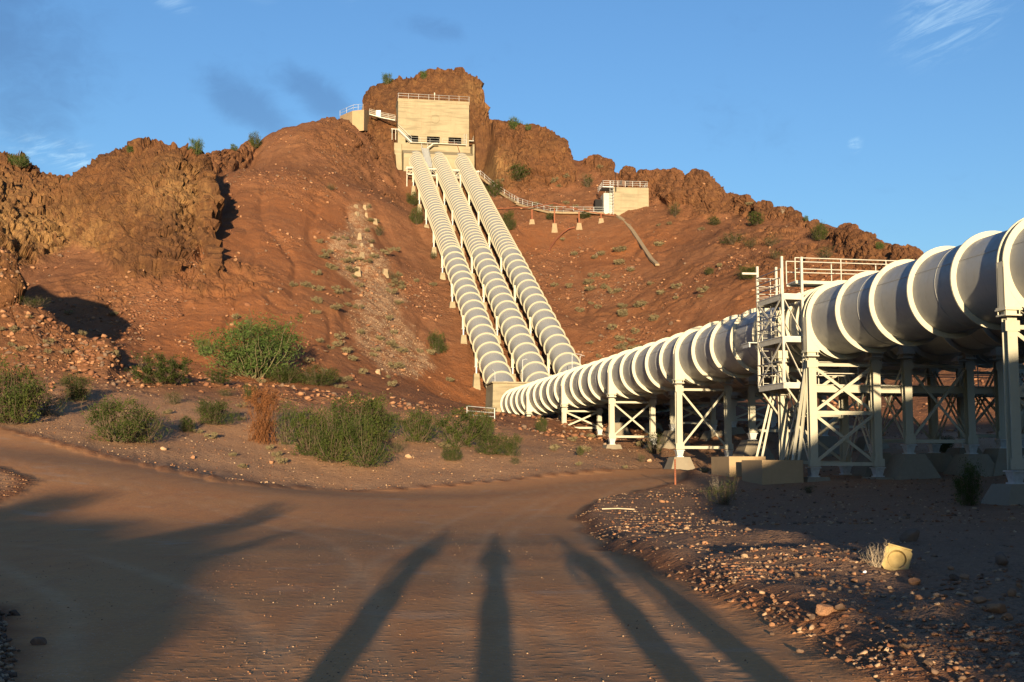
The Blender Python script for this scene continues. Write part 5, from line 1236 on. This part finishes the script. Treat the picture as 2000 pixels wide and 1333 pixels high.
def scatter(name, label, cat, weights, n, smin, smax, seed, mat, sink=.25, power=2.2):
    rng = np.random.default_rng(seed); w_ = weights.ravel(); w_ = w_ / w_.sum(); pick = rng.choice(len(w_), n, p=w_); P = VF.reshape(-1, 3)[pick].copy()
    P[:, :2] += rng.normal(size=(n, 2)) * .04
    s_ = smin + (smax - smin) * rng.uniform(0, 1, n) ** power; a = rng.uniform(0, 6.28, n); protos = [ico(rng) for _ in range(14)]; V_ = []; F__ = []; c = 0
    for k, (v, f) in enumerate(protos):
        ii = np.arange(k, n, 14); ca, sa = np.cos(a[ii])[:, None], np.sin(a[ii])[:, None]
        x = v[None, :, 0] * ca - v[None, :, 1] * sa; y = v[None, :, 0] * sa + v[None, :, 1] * ca; z = np.broadcast_to(v[None, :, 2], x.shape)
        q = np.stack([x, y, z], -1) * (s_[ii] / 2)[:, None, None] + P[ii][:, None, :]; q[..., 2] += (s_[ii] * (.5 - sink) * .55)[:, None]
        V_.append(q.reshape(-1, 3)); F__.append((f[None] + (np.arange(len(ii)) * 12)[:, None, None]).reshape(-1, 3) + c); c += len(ii) * 12
    me = np_mesh(name, np.vstack(V_), np.vstack(F__)); 
    for m_ in mat: me.materials.append(M[m_])
    if len(mat) > 1: mi = np.concatenate([np.repeat(rng.integers(0, len(mat), len(f_) // 20), 20) for f_ in F__]); me.polygons.foreach_set('material_index', mi.astype(np.int32))
    return tag(link_mesh(name, me), label, cat, kind='stuff')
inframe = (np.abs(An) < math.radians(23.5)) & (Y > 5) & (dist < 320)
vis = inframe.astype(float)
slope_w = vis * (dist > 90) * (1 - ROCK) * (.12 + rub) * (1 - sstep(19, 21, L_) * (1 - sstep(36, 38, L_)) * (S_ > 120))
scatter('scree_stones', 'broken red brown stones lying loose on the scree slopes', 'scree', slope_w, 11000, .10, .62, 1, ('rock_s', 'rock_s', 'rock_o', 'rock_d'), power=3)
crest_w = vis * (dist > 60) * MASKS['path']; scatter('pale_gravel_run', 'pale gravel spread down the slope left of the climbing pipes', 'gravel', crest_w, 5000, .08, .26, 2, ('rock_p', 'rock_s'))
flat_w = vis * MASKS['gravel'] * (Y > 30) * (dist < 110); scatter('flat_gravel', 'brown gravel scattered over the flat beyond the road', 'gravel', flat_w, 9000, .03, .15, 3, ('rock_o', 'rock_d', 'rock_p', 'rock_s'), power=3)
offr = np.clip(off, -5, 14)
berm_w = vis * (X > 0) * (off > 0) * (Y < 50) * (np.exp(-((off - 1.2) / 1.6) ** 2) + .12) * (dist / 20) ** .3
berm_w = berm_w * (.15 + sstep(-.1, .4, fbm2(X / 1.1, Y / 1.1, 4, 92)))
scatter('berm_rubble', 'loose rubble and stones along the graded right road edge', 'rubble', berm_w, 14000, .006, .085, 4, ('rock_o', 'rock_d', 'rock_d', 'rock_s', 'rock_s', 'rock_d', 'rock_p'), sink=.42, power=4)
scatter('left_rubble', 'grey rubble heaped at the lower left road edge', 'rubble', vis * (X < 0) * (off > .1) * (Y < 18), 2200, .008, .08, 5, ('rock_d', 'rock_d', 'rock_p'), power=2.5)
mound_w = vis * (X < 0) * (off > .1) * (Y > 18) * (Y < 50) * (X < -8); scatter('mound_gravel', 'gravel on the small bank at the left edge of the road', 'gravel', mound_w + 1e-12 * vis, 500, .02, .10, 9, ('rock_d', 'rock_o'))
patch = sstep(-.05, .35, fbm2(X / 1.8, Y / 1.8, 4, 91)) + .08
road_w = vis * road * (Y < 45) * patch; scatter('road_pebbles', 'small pebbles strewn over the dirt road', 'pebbles', road_w, 7000, .005, .026, 6, ('rock_o', 'rock_p', 'rock_d', 'rock_s'), sink=.3, power=3)
mnd = vis * (dist > 85) * (dist < 135) * (X < -25) * (An < math.radians(-16)); scatter('mound_stones', 'broken stones on the low rocky mound at the left', 'rubble', mnd * (.2 + ROCK), 900, .1, .55, 7, ('rock_o', 'rock_d', 'rock_s'), power=3)
# single rocks
rngR = np.random.default_rng(44); big_rocks = []
for k in range(8): v, f = ico(rngR, sub=2, flat=.8); big_rocks.append([np_mesh('rock', v * .5, f, M[m_]) for m_ in ('rock_o', 'rock_d', 'rock_p', 'rock_s')])
def rock(px, py, wpx, mi, label, group, k=None):
    g = fhit(px, py); d = g.y; s_ = wpx * d / F_ * 1.08; k = trng.randrange(8) if k is None else k
    o = link_mesh('rock', big_rocks[k][mi], None, g + Vector((0, 0, s_ * .17)), trng.uniform(0, 6.28), (s_, s_ * trng.uniform(.7, 1), s_ * trng.uniform(.75, 1)))
    o.rotation_euler = (trng.uniform(-.3, .3), trng.uniform(-.3, .3), trng.uniform(0, 6.28)); return tag(o, label, 'rock', group)
GR = 'rocks on the right bank'
for px, py, w_, m_, lab in ((1778, 1062, 46, 1, 'large dark rounded rock behind the yellow box'), (1788, 1145, 26, 0, 'orange rock just below the yellow box'), (1792, 1175, 20, 0, 'orange rock below the one under the yellow box'), (1612, 1218, 44, 0, 'red brown slab of rock at the road edge'), (1640, 1205, 36, 1, 'brown rock leaning on the red slab at the road edge'),
    (1585, 1232, 16, 2, 'pale rock at the foot of the red slab'), (1510, 1170, 16, 0, 'orange rock at the road edge up from the red slab'), (1512, 1190, 16, 0, 'pinkish rock at the road edge nearest the red slab'), (1865, 1135, 28, 1, 'brown rock left of a pair right of the yellow box'), (1884, 1132, 24, 0, 'orange peaked rock right of the yellow box'), (1955, 1103, 42, 1, 'large flat brown rock near the right edge'),
    (1975, 1163, 30, 0, 'orange rock at the right edge, left of a pair'), (1992, 1158, 18, 0, 'orange rock at the right edge, right of a pair'), (1948, 1200, 44, 0, 'long orange slab near the right edge'), (1966, 1220, 26, 0, 'rounded ochre rock below the long orange slab'), (1877, 1170, 24, 2, 'tan rock left of the right edge pair'), (1915, 1184, 26, 0, 'low tan rock above the long orange slab'),
    (1768, 1268, 24, 1, 'brown rock low in the shaded bank'), (1812, 1302, 26, 1, 'dark rock at the bottom of the shaded bank'), (1968, 1308, 18, 0, 'small orange rock in the lower right corner'), (1670, 1142, 18, 0, 'flat orange stone left of the yellow box'), (1695, 1148, 16, 0, 'small flat orange stone below the dead bush'), (1640, 1155, 14, 2, 'pale stone left of the flat orange stone'),
    (1455, 1090, 18, 2, 'pale stone at the edge of the shade on the bank'), (1558, 1138, 16, 1, 'grey stone in the shade left of the dead bush'), (1830, 1168, 15, 2, 'whitish stone under the orange rocks'), (1745, 1172, 15, 2, 'pale flat stone below the flat orange stones'), (1727, 1168, 13, 2, 'pale small stone beside the flat pale stone'), (1690, 1165, 16, 2, 'grey pale stone left of the pale pair'),
    (1258, 1014, 12, 1, 'small rock on the tip of the right bank'), (1292, 985, 12, 0, 'small rock near the marker post'), (1460, 1040, 14, 1, 'small rock on the lit edge of the bank'), (1378, 1068, 12, 0, 'small orange rock above the road edge'), (1340, 1035, 12, 2, 'small pale rock on the lit part of the bank'),
    (320, 880, 14, 2, 'small pale rock near the left road edge'), (376, 896, 12, 0, 'small rock on the gravel near the road edge'), (530, 908, 15, 0, 'orange rock on the gravel before the thicket'), (798, 898, 18, 2, 'flat pale stone right of the thicket'), (738, 731, 12, 2, 'pale stone at the foot of the gravel run'), (1182, 873, 16, 2, 'pale stone by the first trestle foot'), (1268, 905, 14, 2, 'pale stone by the third trestle foot'), (75, 1262, 30, 1, 'grey rock in the lower left rubble'), (30, 1205, 22, 1, 'small grey rock at the left edge of the rubble')):
    rock(px, py, w_, m_, lab, GR if px > 1200 else 'stray rocks')
for k in range(46): rock(1500 + 490 * trng.random(), 1090 + 230 * trng.random() ** .8 if k % 2 else 1150 + 90 * trng.random(), trng.uniform(9, 17), trng.choice((0, 1, 1, 2)), 'fist sized broken stone on the shaded right bank', 'fist sized stones on the right bank')
for k in range(40): rock(150 + trng.random() * 82, 672 + trng.random() * 40, trng.uniform(6, 14), trng.choice((3, 3, 1, 0)), 'broken brown boulder in the heap at the end of the dark mound', 'boulders of the left heap')
for k in range(60): 
    px, py = trng.choice(((trng.uniform(380, 900), trng.uniform(380, 740)), (trng.uniform(1080, 1480), trng.uniform(430, 700)), (trng.uniform(230, 430), trng.uniform(520, 690)))); g = fhit(px, py); s_, l_ = toSL(g.x, g.y)
    if 20.5 < l_ < 36.5 and s_ > 128: continue
    rock(px, py, trng.uniform(7, 13), trng.choice((3, 0, 1, 3)), 'loose rock standing out of the scree', 'larger rocks on the scree')
# thin stick on the bank
g = fhit(1175, 998); o = MB().tube([(0, 0, .05), (.5, -.1, .07), (1.0, -.35, .05)], .022, 6).build('stick', M['straw']); o.location = g; tag(o, 'pale bleached stick lying on the tip of the right bank', 'stick')

# the yellow box lying on the bank
g = fhit(1752, 1118); bx = empty('yellow_box', g + Vector((0, 0, .13)), 0, 'yellow faded plastic box lid with round recess propped on the stones', 'box')
bs = 50 * g.y / F_; m = MB(); n = 20; h = bs / 2
vs = [(-h, 0, -h), (h, 0, -h), (h, 0, h), (-h, 0, h)]
circ = [(math.cos(2 * math.pi * k / n) * h * .72, math.sin(2 * math.pi * k / n) * h * .72) for k in range(n)]
outer = [];
for k in range(n):
    a = 2 * math.pi * k / n; c, s = math.cos(a), math.sin(a); q = h / max(abs(c), abs(s)); outer.append((c * q, s * q))
V1 = [(x, 0, z) for x, z in outer] + [(x, 0, z) for x, z in circ] + [(x * .9, .07, z * .9) for x, z in circ]
fs = [(k, (k + 1) % n, n + (k + 1) % n, n + k) for k in range(n)] + [(n + k, n + (k + 1) % n, 2 * n + (k + 1) % n, 2 * n + k) for k in range(n)] + [tuple(range(2 * n, 3 * n))]
V1 += [(x, .16, z) for x, z in outer]; fs += [((k + 1) % n, k, 3 * n + k, 3 * n + (k + 1) % n) for k in range(n)] + [tuple(range(4 * n - 1, 3 * n - 1, -1))]
m.add(V1, fs); shell = m.build('box_shell', M['yellow'], bx)
MB().tube([(-h * .9, -.005, h * .97), (h * .9, -.005, h * .97)], .012, 6).build('rim', M['yellow'], bx)
bx.rotation_euler = (-.28, .26, -.35)
o = link_mesh('litter_scrap', big_rocks[2][2].copy(), None, fhit(1690, 1132) + Vector((0, 0, .03)), .5, (.07, .05, .05)); o.data.materials.clear(); o.data.materials.append(M['paper']); tag(o, 'tiny white and blue scrap of litter below the dead bush', 'litter')
# ------------------------------------------------------------------ the four people whose shadows lie on the road
M['skin'] = plain_material('skin', (.42, .25, .17), .6, .1, 8, .3); M['hair'] = plain_material('hair', (.06, .04, .03), .7)
def cloth(n, c): M[n] = plain_material(n, c, .9, .2, 20, .1); return M[n]
def skinned(name, joints, edges, mat, parent, sub=2):
    """joints: name -> (pos, radius x, radius y)"""
    keys = list(joints); me = bpy.data.meshes.new(name); me.from_pydata([joints[k][0] for k in keys], [(keys.index(a), keys.index(b)) for a, b in edges], [])
    o = bpy.data.objects.new(name, me); COL.objects.link(o); sk = o.modifiers.new('s', 'SKIN'); sk.use_smooth_shade = True; ss = o.modifiers.new('d', 'SUBSURF'); ss.levels = sub
    for i, k in enumerate(keys): d = me.skin_vertices[0].data[i]; d.radius = joints[k][1:3]; d.use_root = (i == 0)
    bpy.context.view_layer.update(); dg = bpy.context.evaluated_depsgraph_get(); m2 = bpy.data.meshes.new_from_object(o.evaluated_get(dg)); m2.name = name
    bpy.data.objects.remove(o); m2.materials.clear(); m2.materials.append(mat); return link_mesh(name, m2, parent)
def person(x, y, h, label, top, legs, arms, hat=False, rz=0.0, stance=.07):
    g = gz(x, y); P_ = empty('person', (x, y, g), rz, label, 'person', 'people standing beside the camera'); k = h / 1.75
    def v(a, b, c): return (a * k, b * k, c * k)
    J = {'pelvis': (v(0, 0, .95), .135 * k, .105 * k), 'waist': (v(0, 0, 1.1), .125 * k, .095 * k), 'chest': (v(0, .0, 1.3), .155 * k, .11 * k), 'neckb': (v(0, 0, 1.45), .08 * k, .075 * k), 'neck': (v(0, .01, 1.52), .055 * k, .055 * k), 'head': (v(0, .03, 1.60), .078 * k, .088 * k), 'crown': (v(0, .02, 1.69), .065 * k, .075 * k)}
    E_ = [('pelvis', 'waist'), ('waist', 'chest'), ('chest', 'neckb'), ('neckb', 'neck'), ('neck', 'head'), ('head', 'crown')]
    for s, nm in ((-1, 'l'), (1, 'r')):
        J['hip' + nm] = (v(s * .09, 0, .88), .095 * k, .095 * k); J['knee' + nm] = (v(s * stance, .02, .48), .062 * k, .062 * k); J['ank' + nm] = (v(s * (stance + .02), 0, .09), .042 * k, .042 * k); J['toe' + nm] = (v(s * (stance + .05), .17, .035), .04 * k, .03 * k)
        E_ += [('pelvis', 'hip' + nm), ('hip' + nm, 'knee' + nm), ('knee' + nm, 'ank' + nm), ('ank' + nm, 'toe' + nm)]
        A = arms[nm]; J['sh' + nm] = (v(s * .18, 0, 1.40), .062 * k, .062 * k); J['el' + nm] = (v(*A[0]), .043 * k, .043 * k); J['wr' + nm] = (v(*A[1]), .030 * k, .026 * k); d = Vector(A[2]).normalized() * .09
        J['pm' + nm] = (v(*(Vector(A[1]) + d * .75)), .040 * k, .018 * k)
        E_ += [('chest', 'sh' + nm), ('sh' + nm, 'el' + nm), ('el' + nm, 'wr' + nm), ('wr' + nm, 'pm' + nm)]
        base = Vector(A[1]) + d * .9; side = d.cross(Vector((0, 0, 1))).normalized() if abs(d.normalized().z) < .9 else Vector((0, 1, 0)); up = side.cross(d).normalized()
        for f_i in range(4):
            ln = (.065, .075, .07, .055)[f_i]; o_ = side * (-.03 + .02 * f_i); n_ = 'f%d' % f_i + nm; dn = d.normalized()
            J[n_ + 'a'] = (v(*(base + o_ + dn * .03)), .009 * k, .009 * k); J[n_ + 'b'] = (v(*(base + o_ + dn * (.03 + ln * .5) - up * .008)), .008 * k, .008 * k); J[n_ + 'c'] = (v(*(base + o_ + dn * (.03 + ln * .85) - up * .028)), .007 * k, .007 * k)
            E_ += [('pm' + nm, n_ + 'a'), (n_ + 'a', n_ + 'b'), (n_ + 'b', n_ + 'c')]
        J['th' + nm] = (v(*(Vector(A[1]) + d * .5 - side * .05 - up * .01)), .011 * k, .011 * k); J['tb' + nm] = (v(*(Vector(A[1]) + d * 1.0 - side * .065 - up * .02)), .009 * k, .009 * k); E_ += [('wr' + nm, 'th' + nm), ('th' + nm, 'tb' + nm)]
    skinned('body', J, E_, M['skin'], P_)
    # clothing slightly larger than the body
    JT = {a: (J[a][0], J[a][1] + .02, J[a][2] + .02) for a in ('chest', 'waist', 'pelvis', 'neckb', 'shl', 'shr', 'ell', 'elr')}; ET = [('chest', 'waist'), ('waist', 'pelvis'), ('chest', 'neckb'), ('chest', 'shl'), ('chest', 'shr'), ('shl', 'ell'), ('shr', 'elr')]
    skinned('shirt', JT, ET, top, P_)
    JL = {a: (J[a][0], J[a][1] + .016, J[a][2] + .016) for a in ('pelvis', 'hipl', 'hipr', 'kneel', 'kneer', 'ankl', 'ankr')}; EL_ = [('pelvis', 'hipl'), ('pelvis', 'hipr'), ('hipl', 'kneel'), ('hipr', 'kneer'), ('kneel', 'ankl'), ('kneer', 'ankr')]
    skinned('trousers', JL, EL_, legs, P_)
    hd = MB(); n = 14
    def ell(m, c, r, zmin=-1.1, rows=8):
        vs = []; 
        for i in range(rows + 1):
            t = zmin + (1 - zmin) * i / rows; t = max(-1, min(1, t)); q = math.sqrt(max(0, 1 - t * t))
            vs += [(c[0] + math.cos(2 * math.pi * j / n) * q * r[0], c[1] + math.sin(2 * math.pi * j / n) * q * r[1], c[2] + t * r[2]) for j in range(n)]
        m.add(vs, [(i * n + j, i * n + (j + 1) % n, (i + 1) * n + (j + 1) % n, (i + 1) * n + j) for i in range(rows) for j in range(n)], True)
    hr = MB(); ell(hr, (0, .0, 1.655 * k), (.088 * k, .098 * k, .098 * k), -.25); hr.build('hair', M['hair'], P_)
    for s in (-1, 1):
        e_ = MB(); ell(e_, (s * .032 * k, .105 * k, 1.632 * k), (.011, .008, .010)); e_.build('eye', M['paper'], P_)
        e_ = MB(); ell(e_, (s * .085 * k, .02 * k, 1.61 * k), (.012, .022, .034)); e_.build('ear', M['skin'], P_)
    m = MB(); ell(m, (0, .118 * k, 1.60 * k), (.014, .018, .026)); m.build('nose', M['skin'], P_); m = MB(); ell(m, (0, .108 * k, 1.565 * k), (.024, .008, .006)); m.build('mouth', M['rust'], P_)
    if hat:
        m = MB(); ell(m, (0, .01, 1.70 * k), (.10 * k, .11 * k, .09 * k), -.1); m.prism([(math.cos(a) * .15, math.sin(a) * .16 + .02) for a in np.linspace(0, 2 * math.pi, 20)[:-1]], 1.69 * k, 1.70 * k); m.build('hat', top, P_)
    return P_
down = {'l': ((-.24, .0, 1.12), (-.25, .06, .88), (0, .02, -.1)), 'r': ((.24, .0, 1.12), (.25, .06, .88), (0, .02, -.1))}
hold = {'l': ((-.27, .08, 1.18), (-.10, .19, 1.53), (.03, .01, .1)), 'r': ((.27, .08, 1.18), (.10, .19, 1.53), (-.03, .01, .1))}
akimbo = {'l': ((-.36, -.06, 1.18), (-.2, .1, 1.05), (.1, .05, -.02)), 'r': ((.30, .0, 1.13), (.16, .2, 1.2), (-.08, .06, .05))}
raise_ = {'l': ((-.25, .0, 1.14), (-.22, .15, .95), (0, .05, -.1)), 'r': ((.26, .15, 1.25), (.14, .18, 1.60), (0, .02, .1))}
person(0.0, -.33, 1.76, 'person in grey shirt holding a camera up to the eye', cloth('grey_shirt', (.25, .26, .28)), cloth('blue_jeans', (.06, .09, .16)), hold)
person(-1.32, -.38, 1.84, 'person in red shirt with one hand raised to the face', cloth('red_shirt', (.30, .06, .05)), cloth('tan_trousers', (.30, .24, .16)), raise_, rz=-.2)
person(1.46, -.42, 1.72, 'person in white shirt with hands at the waist', cloth('white_shirt', (.6, .6, .58)), cloth('black_trousers', (.03, .03, .035)), akimbo, rz=.15)
person(2.15, -.40, 1.72, 'shorter person in green shirt with arms hanging', cloth('green_shirt', (.09, .18, .10)), M['blue_jeans'], down, rz=.1)
c_ = empty('photo_camera', (0, -.11, 1.60), 0, 'black photo camera held up by the person in the grey shirt', 'camera')
MB().box((0, 0, 0), (.14, .05, .10)).build('camera_body', M['dark'], c_); MB().tube([(0, .025, 0), (0, .075, 0)], .036, 16).build('lens', M['dark'], c_)
